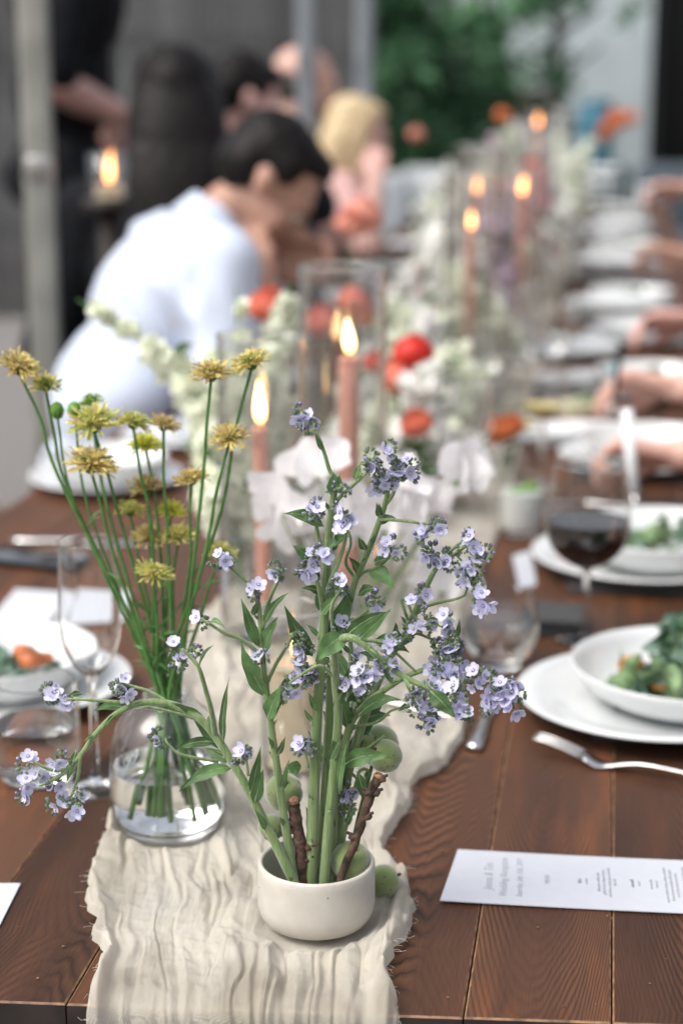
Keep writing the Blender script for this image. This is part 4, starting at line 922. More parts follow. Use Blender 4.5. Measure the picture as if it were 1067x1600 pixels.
# (px, py, width px, mats, tilt toward right, dy, mid point of the stem, bottom point in the water, label)
SCB = [
 (30, 572, 66, GO, -.35, .00, (92, 745), (240, 1300), 'golden flower farthest to the left, tilted, on a long leaning stem'),
 (73, 602, 48, ('sc_gold', 'sc_lime', 'stem_sc'), .1, .02, (105, 760), (232, 1308), 'small yellow and green flower just right of the leftmost one'),
 (144, 628, 36, ('sc_lime', 'sc_green', 'stem_sc'), .2, .03, (170, 800), (262, 1300), 'bright green half open bloom topmost of the left group'),
 (147, 660, 80, GR, -.1, -.005, (185, 800), (268, 1316), 'large yellow green flower below the bright green bloom'),
 (209, 660, 54, GR, .1, .01, (238, 830), (276, 1300), 'yellow green flower in the middle of the group with drooping rays'),
 (256, 664, 48, BR, .15, .02, (262, 830), (300, 1300), 'tan withered flower right of the yellow green ones'),
 (228, 694, 50, YE, -.2, .04, (250, 850), (250, 1300), 'pure bright yellow flower behind the tan one'),
 (143, 724, 78, GO, -.05, -.02, (176, 860), (222, 1306), 'wide flat golden flower low at the left'),
 (330, 584, 62, GO, .05, -.01, (316, 760), (322, 1296), 'tall golden flower right of the group, on a straight stem'),
 (393, 566, 62, ('sc_gold', 'sc_green', 'stem_sc'), .25, .0, (345, 800), (330, 1300), 'olive gold flower farthest right and highest, beside the flame'),
 (358, 684, 60, ('sc_gold', 'sc_brown', 'stem_sc'), .2, -.01, (322, 860), (338, 1290), 'pinkish gold flower with one long ray, right of the tall golden one'),
 (300, 748, 52, GO, .1, .01, (297, 880), (345, 1284), 'small golden flower under the pinkish gold one'),
 (230, 762, 56, BR, .0, .03, (240, 880), (290, 1306), 'tan gold flower in the centre behind the stems'),
 (204, 798, 46, GR, .0, .035, (222, 900), (238, 1302), 'blurred yellow green flower low in the centre'),
 (267, 798, 44, YE, .1, .035, (262, 900), (284, 1300), 'small lemon flower low in the centre, right of the yellow green one'),
 (234, 838, 52, GO, .0, .03, (240, 920), (256, 1302), 'golden flower low among the stems, left of its twin'),
 (279, 838, 54, ('sc_gold', 'sc_green', 'stem_sc'), .1, .02, (270, 920), (300, 1300), 'golden flower low among the stems, right of its twin'),
 (240, 896, 60, ('sc_green', 'sc_gold', 'stem_sc'), -.05, -.03, (246, 980), (266, 1318), 'lowest yellow green flower, in front of the stems'),
 (345, 864, 48, GR, .2, .02, (315, 960), (350, 1280), 'half hidden yellow green flower beside the lavender spray'),
]
neck = V((VASE.x, VASE.y, vb.z + zr))
for i, (px, py, w, mt, tilt, dy, mid, bot, lab) in enumerate(SCB):
    top = WY(px, py + w * .16, VY + dy); dep = (top - CAM).dot(CR @ V((0, 0, -1))); wm = w / FPX * dep
    a = i * 2.4; rr = .0118 * sqrt(((i * 7) % 19 + .5) / 19)
    nk = neck + V((cos(a) * rr, sin(a) * rr, 0)); m_ = WY(mid[0], mid[1], VY + dy * .6)
    fb = V((cos(a), sin(a), 0)); bt = WY(bot[0], bot[1], VY + .0); bt = V((VASE.x + max(-.036, min(.036, (bt.x - VASE.x) * .8 + fb.x * .008)), VASE.y + fb.y * .026, vb.z + random.uniform(.016, .030)))
    lo = nk.lerp(bt, .30) - V((nk.x - VASE.x, nk.y - VASE.y, 0)) * .15
    P = Plant('scabiosa', lab, 'flower stem', bt, SCG)
    P.stalk([bt, nk.lerp(bt, .65) - V((nk.x - VASE.x, nk.y - VASE.y, 0)) * .2, lo, nk, nk.lerp(m_, .33) + V((random.uniform(-.002, .002), 0, 0)), m_, m_.lerp(top, .55) + V((tilt * -.010, 0, 0)), top], (.0021, .00125), 8, 5)
    me = sc_head(wm * 1.02, mt, 1.0, .32 + .2 * random.random(), i + 3)
    o = link('flower_head', me, P.t, top - bt + V((0, 0, wm * .10))); o.rotation_euler = (random.uniform(.05, .35), tilt, random.uniform(0, 6))
    if w > 50 or i % 2:
        for q in range(2):
            f = random.uniform(.2, .85); s = m_.lerp(nk, f); d = V((random.choice((-1, 1)) * random.uniform(.012, .028), random.uniform(-.01, .01), random.uniform(.006, .02)))
            g = leaf_mesh(s - bt, s + d - bt, .0028, .2, i * 3 + q); g.build('leaf', [M_['stem_sc'], M_['stem_sc']], P.t)
    P.finish(M_['stem_sc'])
for px, py, lab, mid, bt_ in ((90, 648, 'green unopened bud on a thin stem below the small left flower', (118, 790), (245, 1300)), (117, 647, 'second green unopened bud, touching the large yellow green flower', (140, 800), (258, 1300))):
    top = WY(px, py, VY + .01); bt = V((VASE.x + random.uniform(-.02, .02), VASE.y + .01, vb.z + .014)); P = Plant('scabiosa_bud', lab, 'flower bud', bt, SCG); nk = neck + V((-.008, .002, 0))
    P.stalk([bt, bt.lerp(nk, .6), nk, WY(mid[0], mid[1], VY + .01), top], (.0019, .0010), 8, 5)
    g = G(); g.ball(top - bt + V((0, 0, .004)), .0058, 2, jit=.05, sc=(1, 1, 1.25)); g.build('bud', M_['sc_lime'], P.t)
    g = G()
    for k in range(8):
        a = k * .785; g.add([top - bt + V((cos(a - .3) * .004, sin(a - .3) * .004, -.003)), top - bt + V((cos(a + .3) * .004, sin(a + .3) * .004, -.003)), top - bt + V((cos(a) * .0078, sin(a) * .0078, .006))], [(0, 1, 2)])
    g.build('bract', M_['stem_sc'], P.t); P.finish(M_['stem_sc'])

# ================================================================ tableware builders
def plate(label, c, r, group, m='china', z=TZ, name='dinner_plate'):
    t = thing(name, label, 'plate', (c[0], c[1], z), 0, group); th = .0022
    g = G(); g.lathe([(0, .003), (r * .56, .003), (r * .60, .0), (r * .63, .0002), (r * .66, .005), (r * .80, .011), (r * .97, .0165), (r, .0178), (r * .998, .0198), (r * .985, .0202), (r * .80, .0148), (r * .67, .0078), (r * .62, .0058), (0, .0055)], 72); g.build('plate_body', M_[m], t); return t
def bowl(label, c, r, h, group, z, name='pasta_bowl'):
    t = thing(name, label, 'bowl', (c[0], c[1], z), 0, group)
    g = G(); g.lathe([(0, .002), (r * .55, .002), (r * .57, 0), (r * .62, 0), (r * .70, .004), (r * .88, h * .42), (r * .965, h * .78), (r, h - .001), (r * .995, h), (r * .975, h - .0005), (r * .93, h * .72), (r * .84, h * .36), (r * .70, h * .15), (r * .5, .0065), (0, .006)], 72); g.build('bowl_body', M_['china'], t); return t
def curly_leaf(g, c, s, seed, mi=0, frilly=.28):
    rs = random.Random(seed); Mx = Euler((rs.uniform(-1.3, 1.3), rs.uniform(-1.3, 1.3), rs.uniform(0, 6))).to_matrix(); ph = rs.uniform(0, 9)
    def fn(u, v):
        x = (u - .5) * 1.5; y = (v - .5) * (1.25 - abs(u - .4) * 1.1); e = abs(v - .5) * 2
        z = .25 * x * x * 2 - e * e * .25 + frilly * e ** 1.5 * sin(u * 17 + ph) + .12 * noise.noise(V((u * 4, v * 4, ph)))
        y += e * .1 * sin(u * 23 + ph); return Mx @ (V((x, y, z)) * s) + V(c)
    g.grid(fn, 12, 6, mi)
def salad(label, c, z, r, h, n, s, group, extras, ax=None):
    t = thing('kale_salad', label, 'salad', (c[0], c[1], z), 0, group)
    for i in range(n):
        a = random.uniform(0, 6.28); q = sqrt(random.random()); zz = .008 + (1 - q * q) * h * random.uniform(.5, 1)
        g = G(); curly_leaf(g, (cos(a) * r * q, sin(a) * r * q, zz), s * random.uniform(.7, 1.15), random.randrange(99999)); g.build('kale_leaf', M_['kale' if random.random() < .8 else 'kale2'], t)
    for (dx, dy, dz, m, s_) in extras:
        g = G(); g.ball((dx, dy, dz), s_, 2, jit=.12, sc=(1.2, .9, .8)); g.build('squash_piece' if m == 'squash' else 'carrot_piece', M_[m], t)
    return t
def wine_glass(label, c, h, rb, lip, group, fill=None, mfill='wine2', foot=.036, bowlh=None, z=TZ, gm='thin', cat='glass', name='wine_glass', real=False, solid_stem=True):
    """bowl of height bowlh, widest radius rb, lip radius lip; fill = fraction of the bowl"""
    t = thing(name, label, cat, (c[0], c[1], z), 0, group); bh = bowlh or h * .5; zb = h - bh
    def rad(u):    # u 0..1 from bowl bottom to lip
        k = min(1, u / .42); a = rb * sin(pi / 2 * k ** .62) if u <= .42 else rb + (lip - rb) * ((u - .42) / .58) ** 1.5
        return max(.003, a)
    pts = [(rad(u), zb + bh * u) for u in [0, .01, .03, .06, .1, .15, .21, .28, .35, .42, .55, .7, .85, .985, .996, 1.0]]
    stem = [(0, 0), (foot, 0), (foot, .0012), (foot * .5, .003), (.006, .0065), (.0040, .014), (.0036, zb * .6), (.0042, zb - .006), (.006, zb - .001)]
    if real:
        th = .0009; inn = [(max(0.0, r - th), zz + (.0022 if i == 0 else th if i < 4 else 0)) for i, (r, zz) in enumerate(pts)][::-1]
        g = G(); g.lathe(stem + pts[1:] + inn[:-1] + [(0, zb + .003)], 72); g.build('glass_body', M_['glass'], t)
    else:
        g = G(); g.lathe(pts, 64); g.build('glass_bowl', M_[gm], t)
        g = G(); g.lathe(stem + [(0, zb + .001)], 40); g.build('glass_stem', M_['glass'], t)
        g = G(); rr = pts[-1][0]; g.lathe([(rr - .0006, h - .001), (rr + .0006, h - .001), (rr + .0006, h + .0004), (rr - .0006, h + .0004)], 64, closed=True); g.build('rim', M_['glass'], t)
    if fill:
        us = [0, .02, .05, .1, .15, .21, .28, .35, .42, .5, .6, .7, .8, .9]; us = [u for u in us if u < fill] + [fill]
        p = [(0, zb + .0032)] + [(rad(u) - .0013, zb + bh * u + (.003 if u < .02 else 0)) for u in us if rad(u) > .0045] + [(0, zb + bh * fill)]
        g = G(); g.lathe(p, 64); o = g.build('drink', M_[mfill], t, sharp=40)
    return t
def tumbler(label, c, r0, r1, h, group, fill=0, mfill='water', z=TZ, round_=0, name='water_glass', real=False, garnish=None):
    t = thing(name, label, 'glass', (c[0], c[1], z), 0, group)
    def rad(u): return r0 + (r1 - r0) * u + round_ * sin(pi * u ** .8)
    us = [0, .04, .1, .2, .3, .4, .5, .6, .7, .8, .9, .98, .995, 1]
    if real:
        th = .0017; o_ = [(rad(u), .003 + (h - .003) * u) for u in us]; i_ = [(rad(u) - th, .003 + (h - .003) * u) for u in us if u >= .1][::-1]
        g = G(); g.lathe([(0, 0), (rad(0) * .8, 0)] + o_ + i_ + [(rad(.08) - .0015, .012), (rad(.04) - .004, .0095), (0, .009)], 72); g.build('glass_body', M_['glass'], t)
    else:
        g = G(); g.lathe([(rad(0) * .85, .001)] + [(rad(u), .003 + (h - .003) * u) for u in us], 56); g.build('glass_body', M_['thin'], t)
        g = G(); g.lathe([(0, 0), (rad(0) * .85, 0), (rad(0) * .98, .003), (rad(.05) - .001, .007), (0, .009)], 48)
        rr = rad(1); g.lathe([(rr - .0007, h - .001), (rr + .0007, h - .001), (rr + .0007, h + .0005), (rr - .0007, h + .0005)], 56, closed=True); g.build('rim', M_['glass'], t)
    if fill:
        u2 = [u for u in us if .1 <= u < fill] + [fill]
        g = G(); g.lathe([(0, .0086), (rad(.04) - .003, .0090)] + [(rad(u) - ((.0014 if real else .0014)), .003 + (h - .003) * u) for u in u2] + [(0, .003 + (h - .003) * fill)], 56); g.build('drink', M_[mfill], t, sharp=40)
    if garnish:
        g = G(); g.tube([V((0, 0, h * fill)), V((.012, 0, h * fill + .01)), V((.02, .004, h * fill + .004))], [.006, .008], 8); g.ball((-.008, -.004, h * fill + .002), .010, 2, jit=.1, sc=(1, 1, .4)); g.build('garnish', M_[garnish], t)
    return t
def teardrop(h, r):
    return [(0, 0), (r * .45, h * .04), (r * .82, h * .14), (r, h * .28), (r * .88, h * .45), (r * .58, h * .66), (r * .26, h * .86), (0, h)]
def candle(label, c, z, h, r, flame_h, group, m='wax_t', lean=(0, 0), fm='flame', name='taper_candle', holder=True):
    t = thing(name, label, 'candle', (c[0], c[1], z), 0, group); tx, ty = lean
    g = G(); n = 8; g.tube([V((tx * (i / n), ty * (i / n), (.012 if holder else 0) + (h - .012 * holder) * i / n)) for i in range(n + 1)], [r * 1.08] + [r] * (n - 1) + [r * .86], 28); o = g.build('wax', M_[m], t, sharp=50)
    g = G(); g.lathe([(0, h - .0005), (r * .80, h), (r * .93, h + .0012), (r * .99, h - .0008), (r * 1.02, h - .003)], 20, (tx, ty, 0))
    for k in range(3):
        a = random.uniform(0, 6.28); L_ = random.uniform(.012, .045); g.tube([V((tx + cos(a) * r * .97, ty + sin(a) * r * .97, h - .001 - L_ * q_)) for q_ in (0, .3, .7, 1)], [.0012, .0011, .0015, .0022], 6)
    g.build('melted_wax', M_[m], t)
    if holder:
        g = G(); g.lathe([(0, 0), (.028, 0), (.029, .002), (.014, .004), (r + .003, .006), (r + .003, .022), (r + .0012, .022), (r + .001, .012), (0, .012)], 32); g.build('holder', M_['steel_d'], t)
    g = G(); g.tube([V((tx, ty, h)), V((tx + .0006, ty, h + .007)), V((tx + .002, ty, h + .010))], .0009, 6); g.build('wick', M_['wick'], t)
    k = flame_h / .03
    g = G(); g.lathe(teardrop(flame_h, .0036 * k), 20); f = g.build('flame', M_[fm], t, loc=(tx + .001, ty, h + .006)); f.rotation_euler = (random.uniform(-.1, .1), random.uniform(-.12, .12), 0); f.scale = (random.uniform(.85, 1.1), 1, random.uniform(.78, 1.12))
    return t
def hurricane(label, c, z, r, h, group, name='glass_cylinder'):
    t = thing(name, label, 'candle glass', (c[0], c[1], z), 0, group)
    g = G(); g.lathe([(r, .004), (r, h - .001)], 64); g.lathe([(r - .0026, .007), (r - .0026, h - .001)], 64); g.build('glass_wall', M_['thin2'], t)
    g = G(); g.lathe([(r - .0028, h - .002), (r + .0001, h - .002), (r + .0003, h - .0005), (r - .0005, h + .0006), (r - .0022, h + .0006), (r - .003, h - .0005)], 64, closed=True); g.build('rim', M_['glass'], t)
    g = G(); g.lathe([(0, 0), (r * .98, 0), (r, .001), (r, .0042), (r - .002, .0045), (0, .0045)], 56); g.build('glass_base', M_['glass'], t)
    return t
def strip(g, pts, widths, th, M=None):
    """flat bar following pts (cutlery), widths across X"""
    n = len(pts); vs = []
    for i, p in enumerate(pts):
        p = V(p); w = widths[i] / 2; d = (V(pts[min(i + 1, n - 1)]) - V(pts[max(i - 1, 0)])).normalized(); up = V((1, 0, 0)).cross(d)
        for sx, sz in ((-1, -.35), (-.8, .5), (.8, .5), (1, -.35)): vs.append(p + V((sx * w, 0, 0)) + up * sz * th)
    fs = [(i * 4 + k, i * 4 + (k + 1) % 4, (i + 1) * 4 + (k + 1) % 4, (i + 1) * 4 + k) for i in range(n - 1) for k in range(4)] + [(3, 2, 1, 0), tuple((n - 1) * 4 + k for k in range(4))]
    g.add([M @ v if M else v for v in vs], fs)
def fork(label, p, ang, group=None, L=.20, z=TZ, roll=0):
    """local +Y is the handle end, tines at -Y"""
    t = thing('fork', label, 'fork', (p[0], p[1], z), ang, group); t.rotation_euler = (0, roll, ang)
    g = G(); hs = [(0, -.035, .010), (0, -.020, .0035), (0, -.008, .0045), (0, .02, .0105), (0, .06, .0100), (0, .10, .0060), (0, .13, .0030), (0, L - .075, .0016)]
    strip(g, catmull([V(q) for q in hs], 3), [w for w in lerp_list([.019, .021, .012, .0052, .0055, .0075, .0105, .0125], 22)], .0024); g.build('handle', M_['steel'], t)
    for k in range(4):
        x = (k - 1.5) * .0056; g = G(); q = [V((x, -.034, .0100)), V((x * 1.02, -.050, .0150)), V((x, -.068, .0195)), V((x * .96, -.086, .0215))]
        Mx = None; n = catmull(q, 3); vs = []
        strip(g, [V((0, a.y, a.z)) for a in n], lerp_list([.0032, .0028, .0024, .0014], len(n)), .0016); g.v = [(v[0] + x, v[1], v[2]) for v in g.v]; g.build('tine', M_['steel'], t)
    return t
def lerp_list(l, n):
    out = []
    for i in range(n):
        f = i / (n - 1) * (len(l) - 1); k = min(int(f), len(l) - 2); out.append(l[k] + (l[k + 1] - l[k]) * (f - k))
    return out
def knife(label, p, ang, group=None, z=TZ, roll=0, tilt=0, length=.22):
    t = thing('knife', label, 'knife', (p[0], p[1], z), ang, group); t.rotation_euler = (tilt, roll, ang)
    g = G(); strip(g, [V((0, y, .0035)) for y in lerp_list([0, .09], 8)], lerp_list([.016, .0185, .014, .011], 8), .0075); g.build('handle', M_['steel'], t)
    g = G(); strip(g, [V((.001 * i * .2, .09 + (length - .09) * i / 8, .003)) for i in range(9)], lerp_list([.009, .018, .020, .0195, .017, .004], 9), .0016); g.build('blade', M_['steel'], t); return t
def spoon(label, p, ang, group=None, z=TZ):
    t = thing('spoon', label, 'spoon', (p[0], p[1], z), ang, group)
    g = G(); strip(g, catmull([V((0, 0, .003)), V((0, .05, .004)), V((0, .10, .009)), V((0, .135, .006))], 4), lerp_list([.017, .0185, .010, .0055, .0055], 13), .0028); g.build('handle', M_['steel'], t)
    g = G(); g.grid(lambda u, v: V(((v - .5) * .042 * sqrt(max(0, 1 - (2 * u - 1) ** 2)) ** .8, .133 + u * .062, .0035 + .006 * ((v - .5) ** 2 * 4 + (2 * u - 1) ** 2) * 1)), 14, 10); g.build('spoon_bowl', M_['steel'], t); return t
def card(label, pts, name='menu_card', group=None, m='paper', z=TZ + .0012, th=.0007, curl=.0):
    c = sum((V(p) for p in pts), V()) / 4; t = thing(name, label, 'card', (c.x, c.y, z), 0, group)
    g = G(); nu = 12
    def fn(u, v):
        a = V(pts[0]).lerp(V(pts[1]), u); b = V(pts[3]).lerp(V(pts[2]), u); q = a.lerp(b, v); return V((q.x - c.x, q.y - c.y, th + curl * (2 * u - 1) ** 2))
    g.grid(fn, nu, 4); g.grid(lambda u, v: fn(u, 1 - v) - V((0, 0, th)), nu, 4)
    for (a, b) in (((0, 0), (1, 0)), ((1, 0), (1, 1)), ((1, 1), (0, 1)), ((0, 1), (0, 0))):
        g.grid(lambda u, v, a=a, b=b: fn(a[0] + (b[0] - a[0]) * u, a[1] + (b[1] - a[1]) * u) - V((0, 0, th * v)), nu, 1)
    g.build('card_sheet', M_[m], t, smooth=False); return t
def text_on(parent, s, size, loc, rz, m='ink', font_shear=0, name='lettering', depth=.00006):
    cu = bpy.data.curves.new(name, 'FONT'); cu.body = s; cu.size = size; cu.align_x = 'CENTER'; cu.extrude = depth; cu.shear = font_shear; cu.resolution_u = 2
    o = bpy.data.objects.new(name, cu); dg = None; COL.objects.link(o); bpy.context.view_layer.update()
    me = bpy.data.meshes.new_from_object(o.evaluated_get(bpy.context.evaluated_depsgraph_get())); bpy.data.objects.remove(o); bpy.data.curves.remove(cu)
    me.materials.clear(); me.materials.append(M_[m]); q = link(name, me, parent, loc); q.rotation_euler = (0, 0, rz); return q
def cloth_pad(label, c, sx, sy, m, rz=0, h=.006, name='napkin', cat='napkin', group=None, z=TZ, seed=1, amp=.004, fold=0):
    t = thing(name, label, cat, (c[0], c[1], z), rz, group); rs = random.Random(seed)
    for l in range(3):
        g = G(); ox, oy = rs.uniform(-.004, .004), rs.uniform(-.004, .004)
        def fn(u, v, s=1, l=l):
            x, y = (u - .5) * sx * (1 - l * .02) + ox, (v - .5) * sy * (1 - l * .02) + oy; e = min(u, 1 - u, v, 1 - v)
            return V((x + .003 * noise.noise(V((y * 20, l, seed))), y + .003 * noise.noise(V((x * 20, l + 9, seed))), max(0.0004, (l + s) * h / 3 * (1 if e > 0.001 else .9) + amp * l / 3 * (noise.noise(V((x * 14, y * 14, seed + l))) + .5))))
        g.grid(lambda u, v: fn(u, v, 1), 26, 26); g.grid(lambda u, v: fn(1 - u, v, .1), 26, 26); g.build('folded_layer', M_[m], t)
    return t

# ================================================================ the near right place setting
pc = (.0665, T(900, 1112).y + .005)
cloth_pad('thin black pad under the nearest right dinner plate', (pc[0] + .05, pc[1] + .02), .24, .2, 'black_cloth', .1, .004, group='thin black pads under the plates', seed=3, amp=.002)  # thin near-black pad beneath the plate, mostly covered by it
plate('wide white plate nearest the camera on the right', pc, .145, 'white dinner plates', z=TZ + .006)
bowl('white pasta bowl of kale standing on the nearest right plate', (pc[0] + .035, pc[1] + .015), .125, .042, 'white pasta bowls', TZ + .013)
q = WY(1075, 1070, pc[1] + .015)
salad('mound of curly kale with an orange squash cube in the nearest bowl', (.118, pc[1] + .015), TZ + .018, .076, .056, 52, .044, 'kale salads', [(-.078, .012, .026, 'squash', .012), (-.05, -.03, .02, 'squash', .009)])
a, b = T(838, 1182), T(1067, 1222); f = fork('silver fork lying beside the nearest right plate, tines up to the left', (0, 0), 0, 'cutlery')
d = (b - a).normalized(); f.rotation_euler = (0, 0, atan2(d.y, d.x) - pi / 2); f.location = V((a.x, a.y, TZ)) + d * .083
a, b = T(740, 1175), T(795, 1030); d = (b - a).normalized(); k = knife('silver table knife beyond the runner edge, its handle end toward the camera', (a.x, a.y), atan2(d.y, d.x) - pi / 2, 'cutlery')
a = T(672, 1140); s = spoon('spoon resting on the runner edge left of the knife', (0, 0), 0, 'cutlery', TZ + .012); a2 = T(730, 1135); s.location = (a2.x, a2.y, TZ + .008); s.rotation_euler = (0, 0, radians(75))
# menu card with its lines of print
A, B, C_, D = T(715, 1332), T(687, 1412), None, None
ax = (T(1067, 1430) - T(687, 1412)).normalized(); Bv = V((B.x, B.y, TZ)); Av = V((A.x, A.y, TZ)); Lm = .30
t = card('long white menu card printed in fine grey type on the near right of the table', [Bv, Bv + ax * Lm, Av + ax * Lm, Av], curl=.0012); c0 = t.location.copy()
rz = atan2(ax.y, ax.x) + pi / 2; wv = (Av - Bv); mid = (Av + Bv) / 2
def menu_line(s, dist, size, m='ink', shear=0):
    p = mid + ax * dist - V((c0.x, c0.y, TZ)); u_ = dist / Lm; text_on(t, s, size, (p.x, p.y, .00085 + .0012 * (2 * u_ - 1) ** 2), rz, m, shear)
menu_line('Jenna & Tim', .036, .0105, 'ink', .35); menu_line('Wedding Reception', .048, .0092, 'ink', .35); menu_line('Saturday, July 13th, 2019', .0605, .0072, 'ink', .35)
menu_line('MENU', .083, .0062)
for s, dd, sz, m_ in (('first', .109, .0048, 'ink_d'), ('to share', .114, .0034, 'ink'), ('little gem, radish, mint', .124, .0040, 'ink'), ('grilled bread, whipped butter', .1285, .0040, 'ink'), ('soft cheese, spring peas and herbs', .133, .0040, 'ink'), ('olive oil', .1375, .004, 'ink'),
                      ('second', .152, .0052, 'ink_d'), ('served', .157, .0034, 'ink'), ('for the table', .167, .0036, 'ink'), ('choice of', .1715, .0036, 'ink'), ('roasted chicken, lemon, thyme, potatoes', .1790, .0040, 'ink'), ('braised greens and kale with squash', .1835, .0040, 'ink'), ('seared fish, fennel and citrus', .188, .0040, 'ink'), ('farro, mushrooms, garden vegetables, herbs', .1945, .0040, 'ink'), ('wild rice with toasted almonds', .199, .0040, 'ink'),
                      ('last', .217, .0050, 'ink_d'), ('sweet', .222, .0034, 'ink'), ('almond cake with berries', .2330, .0040, 'ink'), ('cream and honey', .2375, .0040, 'ink')): menu_line(s, dd, sz, m_)
# left foreground white card
p0, p1, p2 = T(-70, 1383), T(33, 1383), T(0, 1450)
card('white card cut off at the near left edge of the photo', [T(-150, 1450, TZ), p2, p1, T(-110, 1383, TZ)], 'place_card')

# wine glass, round water glass, black napkin
w = T(912, 1000); wine_glass('tall stemmed glass a third full of red wine beyond the nearest right plate', (w.x, w.y), .214, .0495, .040, 'stemmed glasses', .46, 'wine2', .034, .126)
w = T(780, 1042); wg = tumbler('round stemless water glass standing left of the red wine', (w.x, w.y), .024, .0355, .088, 'stemless water glasses', .62, 'water', round_=.0135, real=True)
w = T(868, 985); cloth_pad('folded black napkin on bare wood behind the round water glass', (w.x, w.y + .01), .07, .085, 'black_cloth', .1, .018, group='black napkins on the table', seed=5)
w = T(712, 1060)
# second right setting
c2 = (.062, 2.365); cloth_pad('black cloth under the second right plate', (c2[0] + .03, c2[1] - .03), .26, .2, 'black_cloth', 0, .004, group='thin black pads under the plates', seed=6, amp=.002)  # near-black pad below the plate, set slightly toward the camera
plate('second white plate on the right, behind the red wine', c2, .150, 'white dinner plates', z=TZ + .006)
bowl('white pasta bowl on the second right plate, behind the red wine', (c2[0] + .03, c2[1]), .125, .046, 'white pasta bowls', TZ + .013)
salad('scattered bright kale in the second right bowl', (c2[0] + .045, c2[1]), TZ + .020, .075, .035, 26, .026, 'kale salads', [(.03, -.03, .02, 'squash', .009)])
w = T(835, 905); napk = card('rounded white place card leaning beside the second right plate', [T(800, 870), T(812, 925), T(838, 915), T(828, 862)], 'place_card')
w = T(808, 862); tumbler('small clear glass with a green and yellow garnish behind the round water glass', (w.x - .0, w.y + .10), .030, .034, .085, 'cocktail tumblers', .75, 'blue_drink', garnish='sc_lime')
# hand side cutlery and the drinks to the right, farther off
def setting(y, i, stuff=True, x=.075):
    o = ['third', 'fourth', 'fifth', 'sixth', 'seventh', 'eighth', 'ninth', 'tenth', 'eleventh', 'twelfth'][i]
    cloth_pad('thin black pad under the %s right plate' % o, (x + .02, y - .02), .27, .2, 'black_cloth', 0, .004, group='thin black pads under the plates', seed=8 + i, amp=.002)  # each farther plate gets the same thin near-black pad
    plate('%s white plate from the front along the right side' % o, (x, y), .145, 'white dinner plates', z=TZ + .006)
    bowl('pasta bowl on the %s right plate from the front' % o, (x + .01, y), .12, .044, 'white pasta bowls', TZ + .013)
    if i % 2: salad('kale left in the %s right bowl from the front' % o, (x + .02, y), TZ + .020, .06, .02, 10, .026, 'kale salads', [])
for i, (y, x) in enumerate([(3.02, .075), (3.72, .09), (4.45, .085), (5.15, .06), (5.85, .05), (6.7, .05), (7.6, .05), (8.5, .04)]): setting(y, i, x=x)
# stacked plates and heaped napkins farther along
for i, (px, py, n, r) in enumerate([(965, 505, 4, .135), (958, 440, 5, .15), (890, 560, 2, .12)]):
    q = T(px, py)
    for k in range(n): plate('%s white plate of the %s plate stack on the right' % ((['bottom', 'top'] if n == 2 else ['bottom', 'second lowest', 'third lowest', 'second highest', 'top'][:n - 1] + ['top'])[k], ['nearer', 'farther', 'low'][i]), (q.x, q.y), r, 'stacked white plates', z=TZ + .001 + .014 * k + .02 * 0, name='stacked_plate')
for i, (px, py, sx, sy, h, lab) in enumerate([(655 + 250, 610, .17, .12, .03, 'white napkin beside the lemonade glass'), (880, 690, .20, .10, .025, 'white napkin crumpled before the third right plate'), (940, 310, .16, .16, .16, 'tall white napkin heap at the far right'), (1010, 322, .09, .09, .10, 'small white napkin heap next to the tall one'), (850, 545, .16, .10, .02, 'white napkin left of the fourth right plate'), (930, 370, .25, .15, .04, 'spread white napkin among the far right plates')]):
    q = T(px, py); cloth_pad(lab, (q.x, q.y), sx, sy, 'white_cloth', random.uniform(-.4, .4), h, group='white napkins along the right side', seed=20 + i, amp=.015)
w = T(905, 665); tumbler('wide tumbler of cloudy lemonade with mint in front of the fourth right plate', (w.x, w.y), .036, .046, .10, 'lemonade tumblers', .45, 'lemonade', round_=.004, name='lemonade_glass', garnish='kale2')
for i, (px, py, f_, mf, lab, sc_) in enumerate([
    (700, 760, .30, 'whitewine', 'round glass with a little pale wine behind the white petals', 1.0),
    (780, 800, .0, None, 'empty clear glass beside the garnished cocktail', 1.0), (805, 690, .4, 'whitewine', 'tumbler with amber punch near the orange flower', .9),
    (770, 590, .3, 'water', 'water glass left of the lemonade, near side', 1.0), (835, 520, .5, 'water', 'water glass between the runner and the plate stacks', 1.0),
    (760, 500, .4, 'water', 'water glass beside the runner under the middle flames', 1.0), (850, 470, .2, 'whitewine', 'glass holding pale wine near the farther plate stack', 1.0), (870, 390, .5, 'whitewine', 'yellow drink by the far right plates', 1.1), (800, 430, .5, 'water', 'far water glass beside the pink blossoms', 1.0), (900, 350, .5, 'whitewine', 'amber drink in front of the tall napkin heap', 1.1)]):
    w = T(px, py); tumbler(lab, (w.x, w.y), .027 * sc_, .034 * sc_, .095 * sc_, 'assorted glasses in the middle distance', f_, mf or 'water', round_=.010, name='tumbler')
for i, (px, py, f_, mf, lab) in enumerate([(745, 720, 0, None, 'empty stemmed glass behind the white petals'), (845, 760, .25, 'whitewine', 'stemmed glass left of the red wine, holding pale wine'), (730, 610, .3, 'water', 'stemmed glass beside the red flower'), (800, 610, 0, None, 'empty stemmed glass in line with the lemonade'), (700, 560, .2, 'water', 'stemmed glass just behind the red flower'), (790, 540, .3, 'whitewine', 'stemmed glass with pale wine near the fourth right plate'), (830, 600, 0, None, 'empty stemmed glass touching the fallen napkin'), (740, 460, 0, None, 'empty stemmed glass under the middle flames'), (820, 420, .3, 'whitewine', 'far stemmed glass with pale wine'), (880, 440, 0, None, 'empty stemmed glass near the farther plate stack')]):
    w = T(px, py); wine_glass(lab, (w.x, w.y), .21, .038, .031, 'stemmed glasses in the middle distance', f_, mf or 'water', .033, .10)
